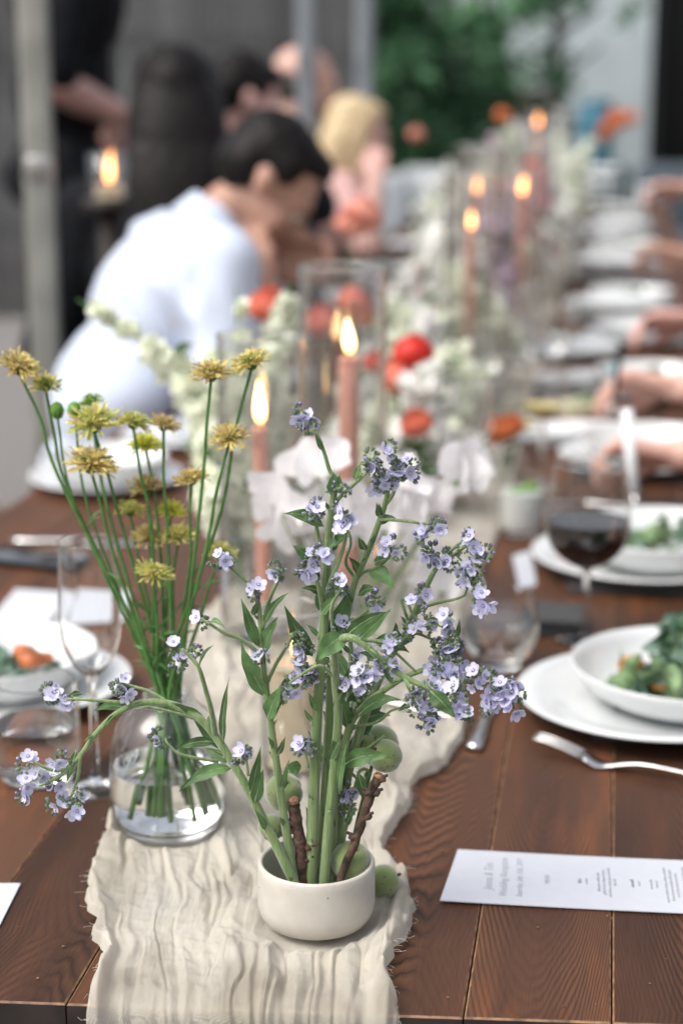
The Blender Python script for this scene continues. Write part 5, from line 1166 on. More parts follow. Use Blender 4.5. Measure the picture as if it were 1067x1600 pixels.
for i, (px, py, sc_, f_, lab) in enumerate([(725, 800, 1.0, .3, 'clear goblet right behind the right white petals'), (760, 655, 1.0, .25, 'clear goblet left of the orange bloom'), (815, 650, 1.05, 0, 'empty goblet between the orange bloom and the lemonade'), (700, 660, 1.0, .3, 'clear goblet right of the low coral bloom'), (775, 540, 1.1, .3, 'goblet of water in line with the brightest far flame'), (720, 520, 1.1, 0, 'empty goblet left of the brightest far taper'), (860, 620, 1.0, .35, 'goblet touching the lemonade tumbler'), (800, 480, 1.1, .3, 'far goblet beside the stacked plates'), (765, 420, 1.2, .3, 'far goblet under the three flames'), (845, 395, 1.2, 0, 'far empty goblet by the yellow drink')]):
    w = T(px, py); wine_glass(lab, (w.x, w.y), .20 * sc_, .041 * sc_, .034 * sc_, 'stemmed glasses in the middle distance', f_, 'water', .034, .11 * sc_, real=True, name='goblet')
for i, (px, py, ang, lab) in enumerate([(990, 812, 1.4, 'knife lying right of the second right plate'), (1000, 795, 1.45, 'fork handle lying behind the second right bowl')]):
    w = T(px, py); knife(lab, (w.x, w.y), ang, 'cutlery')

# ================================================================ left settings
w = T(150, 1228); wine_glass('tall clear champagne flute behind the yellow flower vase', (w.x, w.y), .238, .0285, .0262, 'champagne flutes', 0, foot=.034, bowlh=.130, real=True, name='champagne_flute')
w = T(60, 1215); tumbler('wide stemless glass of dark water at the left edge, nearest the camera', (w.x, w.y), .034, .0385, .098, 'stemless water glasses', .55, 'water', round_=.006, real=True)
c3 = (T(20, 1090).x, T(20, 1085).y); plate('white plate at the left edge behind the wide glass', c3, .125, 'white dinner plates', z=TZ + .001)
bowl('small white bowl with greens and carrot at the left edge', (c3[0] - .01, c3[1] + .01), .098, .042, 'white pasta bowls', TZ + .007)
salad('greens and roast carrot in the small left bowl', (c3[0] - .01, c3[1] + .01), TZ + .012, .05, .02, 16, .020, 'kale salads', [(.03, -.015, .03, 'carrot', .013), (.018, -.002, .034, 'carrot', .010), (.042, .0, .028, 'carrot', .008)])
card('blank white card at the left, nearest the bowl', [T(-20, 975), T(75, 978), T(118, 928), T(25, 922)], 'place_card'); card('white card seen through the champagne flute', [T(85, 978), T(195, 972), T(205, 925), T(115, 922)], 'place_card')
q = T(50, 878); t = thing('phone', 'black phone lying face up beside the left cards, reflecting a flame', 'phone', (q.x, q.y, TZ), radians(76)); g = G(); g.box((0, 0, .004), (.072, .148, .008), bev=.0035); g.build('case', M_['black'], t, sharp=40); g = G(); g.box((0, 0, .0084), (.066, .142, .0006), bev=.0002); g.build('screen', M_['phone'], t)
g = G(); g.lathe([(0, .0087), (.0022, .0087), (.0022, .009), (0, .0091)], 16, (0, .062, 0)); g.build('camera_lens', M_['steel_d'], t)
q = T(20, 848); knife('knife on the left lying between the phone and the plate', (q.x, q.y), radians(-86), 'cutlery', length=.21)
c4 = (T(160, 755).x + .012, T(160, 758).y); plate('white plate on the far left behind the yellow flowers', c4, .125, 'white dinner plates', z=TZ + .001); bowl('white bowl on the far left plate', c4, .10, .045, 'white pasta bowls', TZ + .007)
q = T(235, 720); plate('white plate partly hidden behind the green flower spike', (q.x + .03, q.y + .16), .12, 'white dinner plates', z=TZ + .001)
for i, (y, x) in enumerate([(3.75, -.74), (4.45, -.74), (5.2, -.74), (6.0, -.73), (6.9, -.73)]):
    plate('%s of the left side plates beyond the bending man' % ['nearest', 'second', 'third', 'fourth', 'farthest'][i], (x, y), .13, 'white dinner plates', z=TZ + .001)
w = T(300, 705); tumbler('clear water glass by the left plates', (w.x, w.y + .05), .029, .034, .09, 'stemless water glasses', .6, 'water', round_=.009)

# ================================================================ candles
q = T(412, 1002); CX, CY = q.x, q.y
hurricane('glass cylinder round the nearest terracotta taper', (CX, CY), TZ + .006, .050, (WY(412, 523, CY).z - TZ - .006), 'tall glass candle cylinders')
h1 = WY(412, 670, CY).z - TZ - .013; candle('slim lit terracotta taper in the nearest cylinder', (CX + .002, CY), TZ + .013, h1, .0088, .052, 'terracotta taper candles', lean=(-.004, 0), fm='flame_core')
q = T(535, 955); C2 = (q.x, q.y)
hurricane('tallest glass cylinder, behind the topmost lavender spray', C2, TZ + .006, .053, (WY(533, 415, q.y).z - TZ - .006), 'tall glass candle cylinders')
h2 = WY(545, 560, q.y).z - TZ - .013; candle('thick lit terracotta taper in the tallest cylinder', (C2[0] + .008, C2[1]), TZ + .013, h2, .0125, .055, 'terracotta taper candles', fm='flame_core')
q = T(450, 1232); hurricane('small glass votive cylinder round the cream pillar', (q.x, q.y + .03), TZ + .006, .0305, (WY(450, 948, q.y + .03).z - TZ - .006), 'small glass votive cylinders')
candle('cream pillar candle low behind the lavender stems', (q.x, q.y + .03), TZ + .0135, WY(450, 1035, q.y + .03).z - TZ - .0135, .0225, .022, 'cream pillar candles', 'wax_c', holder=False, name='pillar_candle', fm='flame')
for i, (px, pf, pyb, r, lab) in enumerate([(730, 362, 640, .0095, 'lit terracotta taper in the middle distance with the brightest round flame'), (739, 306, 560, .009, 'left taper of the three far flames'), (757, 305, 545, .009, 'middle taper of the three far flames'), (808, 308, 560, .009, 'right taper of the three far flames'), (833, 200, 455, .009, 'farthest taper, its flame highest in the picture')]):
    q = T(px, pyb); hgt = WY(px, pf, q.y).z - TZ - .012
    candle(lab, (q.x, q.y), TZ + .012, hgt, r, .045, 'terracotta taper candles', fm='flame')
    hurricane('glass cylinder round the ' + lab.replace('lit ', '').split(' with')[0].split(', its')[0], (q.x, q.y), TZ + .005, .050, hgt + .12, 'tall glass candle cylinders')
for i, (px, py, lab) in enumerate([(680, 640, 'tea light glowing right of the red flower'), (698, 636, 'second tea light touching the first, right of the red flower'), (602, 672, 'tea light seen through the tallest cylinder'), (665, 745, 'tea light shining between the white petals'), (700, 760, 'tea light beside the right white petal'), (552, 366 + 330, 'tea light behind the thick taper'), (590, 885, 'tea light low behind the lavender spray')]):
    q = T(px, py + 34); t = candle(lab, (q.x, q.y), TZ + .008, .028, .016, .022, 'small tea lights', 'wax_c', holder=False, name='tea_light')
    g = G(); g.lathe([(0, -.003), (.022, -.003), (.024, 0), (.026, .05), (.0245, .05), (.0228, .002), (0, .0015)], 32); g.build('glass_cup', M_['thin'], t)
# candle on the far side table at the left
q = W(170, 275, 4.05); t = candle('candle burning on a tall stand left of the bending man, before the people in black', (q.x, q.y), q.z - .05, .03, .03, .07, None, 'wax_c', holder=False, name='pillar_candle')
t2 = thing('candle_stand', 'tall dark stand carrying the candle at the left', 'stand', (q.x, q.y, 0)); g = G(); g.lathe([(0, q.z - .075), (.06, q.z - .075), (.06, q.z - .05), (0, q.z - .0505)], 40); g.build('top_plate', M_['wood_dark'], t2); g = G(); g.lathe([(0, 0), (.2, 0), (.2, .02), (.03, .04), (.025, q.z - .075), (0, q.z - .075)], 24); g.build('pedestal', M_['wood_dark'], t2)
g = G(); g.lathe([(0, -.0), (.04, -.0), (.042, .002), (.045, .10), (.043, .10), (.040, .004), (0, .003)], 32); g.build('glass_cup', M_['thin'], t)

# ================================================================ flowers along the table
def floret_cloud(g, c, r, n, seed, s=.006):
    rs = random.Random(seed)
    for _ in range(n):
        d = V((rs.gauss(0, 1), rs.gauss(0, 1), rs.gauss(0, 1))).normalized(); p = V(c) + d * r * rs.uniform(.5, 1); Mx = rot_to(d)
        for k in range(4):
            a = k * 1.57 + rs.random(); e1, e2 = a - .7, a + .7; q = s * rs.uniform(.8, 1.3)
            g.add([p, p + Mx @ V((cos(e1) * q, sin(e1) * q, q * .5)), p + Mx @ V((cos(a) * q * 1.5, sin(a) * q * 1.5, q * .35)), p + Mx @ V((cos(e2) * q, sin(e2) * q, q * .5))], [(0, 1, 2), (0, 2, 3)])
def spike(label, pts, m, group, w=.018, n=22, tip=.35, leaves=4, start=.35, s=.0062, seed=0, name='flower_spike'):
    pts = [V(p) for p in pts]; b = pts[0]; P = Plant(name, label, 'flower stem', b, group); C = P.stalk(pts, (.0022, .0010), 6, 5)
    rs = random.Random(seed); N = len(C)
    g = G()
    for i in range(int(n * 1.5)):
        f = start + (1 - start) * rs.random() ** .85; c = C[min(N - 1, int(f * (N - 1)))] - b; a = i * 2.4 + rs.random(); ww = w * (1 - (1 - tip) * (f - start) / (1 - start)); o_ = V((cos(a), sin(a), rs.uniform(-.5, 1.0))) * ww * rs.uniform(.35, 1.35)
        floret_cloud(g, c + o_, ww * rs.uniform(.22, .42), 5, seed * 31 + i, s * rs.uniform(.55, 1.0)); P.g.tube([c, c + o_], .0007, 3)
    g.build('florets', M_[m], P.t, smooth=False)
    for k in range(leaves):
        f = rs.uniform(.15, .8); c = C[int(f * (N - 1))]; a = rs.uniform(0, 6.28); P.leaf(c, c + V((cos(a) * .04, sin(a) * .04, .025)), .016, .15, 'leaf' if k % 2 else 'leaf_d')
    P.finish(M_['stem_sc'])
SP = 'pale green white flower spikes behind the yellow flowers'
def SPK(label, tip, base, Y, dyt=0, seed=0, w=.017, n=24, m='flo_w', bend=0, **k):
    k.setdefault('s', .0095); w *= 1.3; n = int(n * 1.3)
    a = WY(tip[0], tip[1], Y + dyt); b = T(base[0], base[1]); b.y = Y; b.x = WY(base[0], base[1], Y).x; b.z = TZ + .03
    mid = b.lerp(a, .5); mid.z += bend + .02; mid.x += (b.x - a.x) * .18
    spike(label, [b, b.lerp(mid, .5), mid, a], m, SP, w, n, seed=seed, **k)
SPK('long pale spike arching far left across the blue shirt', (122, 468), (380, 850), 2.12, 0, 1, .017, 34, bend=.06, start=.25)
SPK('second arching spike just under the longest one', (225, 545), (375, 850), 2.16, 0, 2, .018, 26, bend=.03, start=.3)
SPK('upright pale spike rising to the left of the coral flower', (368, 445), (385, 850), 2.2, 0, 3, .013, 24)
SPK('dense pale spike beside the nearest flame', (395, 560), (392, 850), 2.25, 0, 4, .022, 34)
SPK('short pale spike at the left of the arrangement', (290, 590), (370, 850), 2.18, 0, 5, .020, 28)
SPK('pale spike between the arching ones and the flame', (335, 540), (378, 850), 2.24, 0, 6, .020, 32)
SPK('low bushy pale spike above the vase line', (350, 650), (380, 850), 2.14, 0, 7, .022, 26)
SPK('pale spike behind the nearest taper', (440, 520), (400, 850), 2.3, 0, 8, .022, 34)
SPK('small pale spike at the base of the near arrangement', (300, 680), (372, 850), 2.2, 0, 9, .018, 22)
SPK('pale spike left of the tallest cylinder', (455, 440), (410, 830), 2.42, 0, 10, .022, 34)
for i, (px, py) in enumerate([(330, 600), (385, 640), (420, 600), (360, 720), (410, 700)]):
    SPK(['leafy pale spike low in the arrangement, left', 'leafy pale spike low in the arrangement, centre', 'leafy pale spike low in the arrangement, right', 'lowest leafy pale spike, left of the taper', 'lowest leafy pale spike, behind the taper'][i], (px, py), (385 + i * 5, 850), 2.26 + .03 * i, 0, 20 + i, .024, 22, leaves=14)
for i, (px, py, ln) in enumerate([(270, 560, 'upper left'), (305, 620, 'middle left'), (350, 580, 'upper middle'), (425, 560, 'upper right'), (330, 690, 'lower left'), (390, 700, 'lower right'), (450, 620, 'far right'), (440, 700, 'lowest right')]):
    SPK('bushy pale spike filling the near arrangement, ' + ln, (px, py), (380 + i * 6, 850), 2.20 + .025 * i, 0, 40 + i, .024, 26, leaves=10)
def bud_vase(label, c, h, r, group, z=TZ + .006):
    t = thing('bud_vase', label, 'vase', (c[0], c[1], z), 0, group)
    g = G(); g.lathe([(r * .8, .001), (r, .006), (r, h * .45), (r * .85, h * .58), (r * .42, h * .72), (r * .36, h * .9), (r * .46, h)], 40); g.build('glass_body', M_['thin2'], t)
    g = G(); g.lathe([(0, .0), (r * .8, 0), (r * .9, .005), (0, .006)], 32); g.build('glass_base', M_['glass'], t)
    g = G(); g.lathe([(0, .0075), (r * .95, .008), (r * .96, h * .4), (0, h * .4)], 32); g.build('water', M_['water'], t, sharp=40); return t
VG = 'small glass bud vases along the runner'
q = WY(383, 840, 2.2); bud_vase('glass vase holding the pale flower spikes', (q.x, 2.2), .13, .038, VG)
# sweet peas
def sweet_pea(g, c, s, face, seed):
    rs = random.Random(seed); Mx = rot_to(face) @ Matrix.Rotation(rs.uniform(-.4, .4), 3, 'Z'); ph = rs.uniform(0, 6)
    def ban(u, v):
        a = (v - .5) * 2.9; r = s * u * (1 + .08 * sin(v * 19 + ph) * u) * (1 - .16 * exp(-((v - .5) / .06) ** 2) * u)
        return Mx @ V((sin(a) * r, cos(a) * r * .95, s * (.10 * u * sin(v * 15 + ph) * u + .28 * u * u))) + V(c)
    g.grid(ban, 9, 26)
    for q in (-1, 1):
        def wing(u, v, q=q):
            a = (v - .5) * 2.2; r = s * .58 * u; return Mx @ V((q * (.10 * s + abs(cos(a)) * r * .5), -.12 * s + sin(a) * r * .9 + .25 * s * u, s * .12 + cos(a) * r * .8 + .03 * s * sin(v * 14))) + V(c)
        g.grid(wing, 6, 10)
    g.ball(V(c) - Mx @ V((0, 0, s * .1)), s * .12, 1, 1)
def pea_stem(label, base, blooms, Y):
    b = WY(base[0], base[1], Y); b.z = max(b.z, TZ + .04); P = Plant('sweet_pea_stem', label, 'flower stem', b, 'white sweet peas behind the lavender'); top = None
    for i, (px, py, s, face, dy) in enumerate(blooms):
        c = WY(px, py, Y + dy); P.stalk([b, b.lerp(c, .5) + V((0, .006, .006)), c + V((0, .004, -.008))], (.0017, .0011), 7, 5)
        g = G(); sweet_pea(g, (0, 0, 0), s, V(face), i + px); g.build('blossom', [M_['pea'], M_['stem']], P.t, loc=c - P.b)
    P.finish(M_['stem'])
pea_stem('white sweet pea stem with large ruffled blooms left of the central stems', (520, 1000), [(500, 745, 0.0454, (-.3, -1, .5), 0), (440, 800, 0.0483, (-.7, -1, .1), -.01), (470, 835, 0.0426, (-.2, -1, -.3), .01), (525, 800, 0.0398, (.2, -1, .2), .02)], 1.80)
pea_stem('white sweet pea stem with blooms right of the central stems', (560, 1000), [(620, 760, 0.0426, (-.4, -1, .2), .0), (640, 800, 0.0454, (.1, -1, .0), .01), (600, 830, 0.0426, (0, -1, .3), .0), (560, 840, 0.0369, (.1, -1, .1), .02)], 1.82)
pea_stem('white sweet pea stem with the single bloom farthest right', (560, 1010), [(718, 752, 0.0483, (.9, -.6, .35), .0), (690, 782, 0.0284, (.2, -1, .2), .0)], 1.84)
pea_stem('white sweet pea stem low behind the right lavender spray', (600, 1010), [(690, 925, 0.0426, (.3, -1, .5), .0), (650, 870, 0.0369, (-.2, -1, .3), .0)], 1.86)
q = WY(545, 1060, 1.83); bud_vase('glass vase holding the white sweet peas', (q.x, 1.83), .10, .034, VG)
# ranunculus
def ranunculus(label, px, py, Y, w, m, tiltx=0, group='coral and red ranunculus stems among the candles', base=None, flat=.95):
    c = WY(px, py, Y); r = w / 2; b = V((c.x + random.uniform(-.03, .03), Y + random.uniform(-.02, .02), TZ + .02))
    if base: b.x = WY(base[0], base[1], Y).x
    P = Plant('ranunculus_stem', label, 'flower stem', b, group); P.stalk([b, b.lerp(c, .55) + V((.008, 0, 0)), c - V((0, 0, r * .4))], (.0022, .0015), 7, 5)
    g = G(); Mx = Euler((random.uniform(-.1, .45), tiltx, random.uniform(0, 6))).to_matrix()
    for ring in range(7):
        k = 1 - ring * .13; n = 7 if ring < 4 else 5
        for j in range(n):
            a = 2 * pi * j / n + ring * 1.1; open_ = (.30 + .62 * (1 - ring / 7)); jit = random.uniform(-.06, .1)
            def fn(u, v, a=a, k=k, open_=open_, jit=jit):
                t_ = u * (1.25 + jit); aa = a + (v - .5) * 1.25; rad_ = r * k * (sin(t_ * open_ * 1.9)) * 1.02; z = r * flat * (1 - cos(t_ * 1.5)) * (1.15 - k * .35) * 1.2 + .04 * r * sin(v * 8 + a) * u
                edge = 1 - .12 * (2 * v - 1) ** 2 * u; return Mx @ V((cos(aa) * rad_ * edge, sin(aa) * rad_ * edge, z - r * .35))
            g.grid(fn, 5, 4)
    g.ball(Mx @ V((0, 0, r * .1)), r * .2, 1, 1); g.build('bloom', [M_[m], M_['stem_sc']], P.t, loc=c - b)
    for _ in range(2):
        q = b.lerp(c, random.uniform(.3, .8)); a = random.uniform(0, 6.28); P.leaf(q, q + V((cos(a) * .04, sin(a) * .04, .015)), .012, .1, 'leaf_d')
    P.finish(M_['stem_sc'])
for a in [('bright red ranunculus facing the camera right of the tall cylinder', 648, 567, 2.62, .066, 'red'), ('coral ranunculus just under the bright red one', 622, 606, 2.60, .058, 'coral'), ('blurred coral bloom low under the red one', 655, 672, 2.50, .050, 'coral'),
          ('coral bloom at the left, against the blue sleeve', 420, 492, 2.75, .068, 'coral'), ('coral bloom seen in the tall cylinder, left', 505, 515, 2.80, .062, 'coral'), ('deep coral bloom seen high in the tall cylinder', 552, 482, 2.85, .056, 'coral'), ('salmon bloom near the base of the tall cylinder', 470, 690, 2.5, .05, 'salmon'),
          ('coral bloom behind the thick taper at its right', 588, 575, 2.75, .045, 'red'), ('pale salmon bloom topmost of the left flowers', 565, 352, 3.40, .080, 'salmon'), ('second pale salmon bloom beside the topmost one', 545, 358, 3.36, .060, 'salmon'), ('burnt orange blooms near the small tumblers', 785, 682, 2.75, .050, 'orange'), ('orange bloom right beside the burnt orange one', 800, 672, 2.80, .040, 'orange'),
          ('orange bloom under the highest flame', 785, 186, 5.9, .055, 'orange'), ('orange bloom below the salmon ones', 555, 500, 3.0, .06, 'orange'), ('dim coral bloom behind the farthest tapers', 650, 215, 6.0, .055, 'salmon'), ('coral bloom in the far flowers at the right', 830, 262, 5.4, .05, 'coral')]: ranunculus(*a)
for i, (px, py, w_, lab) in enumerate([(965, 196, .11, 'large orange bloom at the far right'), (945, 212, .08, 'smaller orange bloom left of the large far one'), (985, 190, .08, 'pale orange bloom right of the large far one')]): ranunculus(lab, px, py, 8.0 + .05 * i, w_, 'orange' if i < 2 else 'salmon', group='far orange blooms')
# the long drift of mixed white, lilac and pink spikes
DR = 'white and blush flower spikes drifting down the middle of the table'
rs = random.Random(11)
drift = []
for i in range(135):
    Y = 2.6 + 5.9 * (i / 134) ** 1.15 + rs.uniform(-.05, .05)
    u = (i / 134)
    xlo = -.52; xhi = -.12
    x = xlo + (xhi - xlo) * rs.random() ** .9
    hmax = .34 + .20 * min(1, u * 1.6)
    if Y < 3.3: hmax = .26
    h = hmax * rs.uniform(.42, 1.0) * (1 - .35 * abs(x + .30) / .25)
    if x > -.22 and Y < 5.2: x -= .14
    m = rs.choices(['flo_w', 'flo_ww', 'flo_lil', 'flo_pk'], [5, 5, .9, .8])[0]
    drift.append((x, Y, h, m, i))
LAB = {'flo_w': 'blurred pale green white spike in the drift of flowers down the table', 'flo_ww': 'blurred pure white spike in the drift of flowers down the table', 'flo_lil': 'blurred lilac spike in the drift of flowers down the table', 'flo_pk': 'blurred pink spike in the drift of flowers down the table'}
for x, Y, h, m, i in drift:
    b = V((x, Y, TZ + .03)); tp = V((x + rs.uniform(-.08, .08), Y + rs.uniform(-.05, .05), TZ + h))
    dz = min(3, int((Y - 2.6) / 1.5)); sd_ = 'left' if x < -.38 else 'right' if x < -.26 else 'plate'
    wh = ['just behind the tallest glass cylinder', 'under the middle flames', 'under the highest flame', 'at the far end of the table'][dz] + {'left': ', left side', 'right': ', middle', 'plate': ', toward the plates'}[sd_]
    spike('blurred %s spike ' % {'flo_w': 'pale green white', 'flo_ww': 'pure white', 'flo_lil': 'lilac', 'flo_pk': 'pink'}[m] + wh, [b, b.lerp(tp, .5) + V((rs.uniform(-.02, .02), 0, .01)), tp], m, {'flo_w': 'pale green white spikes drifting down the table', 'flo_ww': 'pure white spikes drifting down the table', 'flo_lil': 'lilac spikes drifting down the table', 'flo_pk': 'pink spikes drifting down the table'}[m] + ', ' + wh, (.036 if m != 'flo_pk' else .022), 18, .5, 12, .2, .0120, i + 50)
for i in range(9):
    Y = 2.65 + i * .62; bud_vase(['nearest clear vase behind the tall cylinder', 'second vase of the flower drift', 'third vase of the flower drift', 'fourth vase of the flower drift', 'fifth vase of the flower drift', 'sixth vase of the flower drift', 'seventh vase of the flower drift', 'eighth vase of the flower drift', 'farthest vase of the flower drift'][i], (-.34 + .06 * (-1) ** i, Y), .13, .04, VG)

g = G(); rs = random.Random(4)
for px, py in [(948, 1432), (955, 1436), (880, 1574), (1015, 1538), (930, 1570), (945, 1234), (690, 1330), (60, 1530), (100, 1480), (1040, 1500), (840, 1450), (700, 1560), (30, 1450)]:
    q = T(px, py); g.ball((q.x, q.y, TZ + .0008), rs.uniform(.0006, .0013), 1, jit=.3, sc=(1.4, 1, .6))
tag(g.build('crumbs', M_['wood_worn']), 'tiny crumbs and flecks scattered on the near planks', 'crumbs', kind='stuff')

# ================================================================ people
def organic(name, blobs, voxel, m, parent, smooth=4, noise_amp=0, noise_scale=8, loc=(0, 0, 0)):
    """one continuous skin round a list of ellipsoids ('e', c, (rx,ry,rz), M) and tapered limbs ('c', p0, r0, p1, r1)"""
    g = G(); O = V(loc)
    for b in blobs:
        if b[0] == 'e': g.ball(V(b[1]) - O, 1, 3, M=(b[3] if len(b) > 3 and b[3] is not None else Matrix.Identity(3)) @ Matrix.Diagonal(b[2]))
        else:
            p0, r0, p1, r1 = V(b[1]) - O, b[2], V(b[3]) - O, b[4]; g.tube([p0, p1], [r0, r1], 14); g.ball(p0, r0, 2); g.ball(p1, r1, 2)
    o = link(name, g.mesh(name, m), parent, None)
    r = o.modifiers.new('r', 'REMESH'); r.mode = 'VOXEL'; r.voxel_size = voxel; r.use_smooth_shade = True
    q = o.modifiers.new('s', 'SMOOTH'); q.iterations = smooth; q.factor = .5
    PENDING.append((o, m, noise_amp, noise_scale)); return o
PENDING = []
def finish_organic():
    bpy.context.view_layer.update(); dg = bpy.context.evaluated_depsgraph_get()
    done = [(o, bpy.data.meshes.new_from_object(o.evaluated_get(dg)), m, na, ns) for o, m, na, ns in PENDING]
    for o, me, m, na, ns in done:
        nm = o.data.name; o.modifiers.clear(); old = o.data; o.data = me; bpy.data.meshes.remove(old); me.name = nm
        if na:
            nr = [V(v.normal) for v in me.vertices]; co = []
            for v, n_ in zip(me.vertices, nr):
                p = V(v.co); q = V((p.x + p.z * .6, p.y, p.z * .35 - p.x * .3)) * ns; k = .6 * noise.noise(p * ns) + .9 * (1 - abs(noise.noise(q * 1.6)) * 3.2) * (.4 + noise.noise(p * 5)); p += n_ * k * na; co += [p.x, p.y, p.z]
            me.vertices.foreach_set('co', co)
        me.materials.clear(); me.materials.append(m); me.polygons.foreach_set('use_smooth', [True] * len(me.polygons))
def ik(a, b, l1, l2, pole):
    a, b = V(a), V(b); d = b - a; L = min(d.length, (l1 + l2) * .995); dn = d.normalized(); x = (l1 * l1 - l2 * l2 + L * L) / (2 * L); h = sqrt(max(0, l1 * l1 - x * x))
    p = V(pole); p = (p - dn * p.dot(dn)).normalized(); return a + dn * x + p * h, a + dn * L
def hand_blobs(w, dirn, palm, s=1.0, curl=.7, side=1, spread=.16, thumb_in=.5, curls=None):
    """palm + 4 unequal fingers bent round toward the palm side + thumb; dirn = toward the fingertips, palm = direction the palm faces"""
    w = V(w); d = V(dirn).normalized(); n = V(palm); n = (n - d * n.dot(d)).normalized(); x = d.cross(n).normalized() * side
    B = []; P = lambda a, b, c: w + (d * a + x * b + n * c) * s
    for q in (-.030, -.010, .010, .030): B.append(('c', P(.010, q * .7, 0), .015 * s, P(.080, q, 0), .0125 * s))
    for i, (q, L, r) in enumerate([(-.032, .062, .0078), (-.0115, .078, .0088), (.0105, .084, .009), (.0325, .074, .0088)]):
        c = (curls[i] if curls else curl * (1 + .12 * (1.5 - i) * .4)); p = P(.085, q, 0); a = 0; r_ = r * s; q2 = q * spread
        for k, f in enumerate((.45, .31, .24)):
            a += c * (.75, 1.0, .7)[k]; e = p + (d * cos(a) + n * sin(a) + x * q2 * 1.2).normalized() * L * f * s * 1.08; B.append(('c', p, r_, e, r_ * .92)); p = e; r_ *= .92
    t0 = P(.020, .028, .008); t1 = P(.050, .050, .018 + .012 * thumb_in); t2 = P(.080, .050 - .012 * thumb_in, .030 + .016 * thumb_in); t3 = P(.103, .044 - .030 * thumb_in, .036 + .018 * thumb_in)
    B += [('c', t0, .016 * s, t1, .0125 * s), ('c', t1, .0115 * s, t2, .0102 * s), ('c', t2, .0100 * s, t3, .0085 * s)]
    return B
def head_blobs(c, M, s=1.0, jaw=1.0):
    """local axes: +Y face forward, +Z up"""
    P = lambda x, y, z: V(c) + M @ (V((x, y, z)) * s)
    E_ = lambda x, y, z, a, b, d, R=None: ('e', P(x, y, z), (a * s, b * s, d * s), M @ R if R else M)
    B = [E_(0, -.012, .040, .076, .096, .082), E_(0, .030, -.010, .060, .066, .085), E_(0, .048, -.062, .042 * jaw, .040, .038), E_(0, .078, -.088, .020 * jaw, .016, .016), E_(0, .070, .030, .055, .026, .030),
         E_(0, .090, .024, .042, .012, .010), ('c', P(0, .098, .012), .010 * s, P(0, .118, -.022), .0115 * s), E_(.012, .104, -.024, .009, .010, .007), E_(-.012, .104, -.024, .009, .010, .007),
         E_(0, .096, -.048, .024, .010, .006), E_(0, .094, -.058, .021, .010, .0065), E_(.046, .060, -.020, .022, .024, .020), E_(-.046, .060, -.020, .022, .024, .020)]
    for q in (-1, 1):
        B += [E_(q * .078, -.004, .000, .008, .018, .030), E_(q * .084, -.012, .010, .006, .014, .018)]
    return B
def face_parts(t, c, M, s=1.0, brow='hair_b', O=V((0, 0, 0))):
    P = lambda x, y, z: V(c) + M @ (V((x, y, z)) * s) - O
    for q in (-1, 1):
        g = G(); g.ball(P(q * .031, .0825, .006), .0118 * s, 2); g.build('eye', M_['cream'], t); g = G(); g.ball(P(q * .031, .0935, .006), .0056 * s, 2); g.build('iris', M_['eye'], t)
        g = G(); g.tube([P(q * .014, .104, .026), P(q * .032, .103, .032), P(q * .050, .090, .026)], [.0035 * s, .0028 * s], 6); g.build('eyebrow', M_[brow], t)
    g = G(); g.tube(catmull([P(-.023, .097, -.053), P(-.010, .106, -.050), P(0, .106, -.0525), P(.010, .106, -.050), P(.023, .097, -.053)], 3), .0046 * s, 8); g.build('lips', M_['lip'], t)
def hair_short(c, M, s=1.0, kind='short'):
    P = lambda x, y, z: V(c) + M @ (V((x, y, z)) * s); E_ = lambda x, y, z, a, b, d: ('e', P(x, y, z), (a * s, b * s, d * s), M)
    B = [E_(0, -.026, .052, .081, .093, .082), E_(0, -.050, .016, .078, .064, .076), E_(0, .030, .100, .058, .046, .028), E_(.070, .000, .052, .018, .030, .036), E_(-.070, .000, .052, .018, .030, .036)]
    if kind == 'bald': B = [E_(0, -.040, .000, .084, .078, .058), E_(.066, -.005, .012, .022, .040, .036), E_(-.066, -.005, .012, .022, .040, .036)]
    if kind == 'long': B += [E_(0, -.060, -.05, .095, .06, .15), E_(0, -.07, -.14, .105, .05, .15), E_(.075, -.01, -.05, .022, .05, .11), E_(-.075, -.01, -.05, .022, .05, .11), E_(.07, .0, -.15, .025, .045, .10), E_(-.07, .0, -.15, .025, .045, .10), E_(0, -.07, -.25, .07, .04, .08)]
    if kind == 'bun': B += [E_(0, -.11, .10, .04, .04, .04)]
    return B

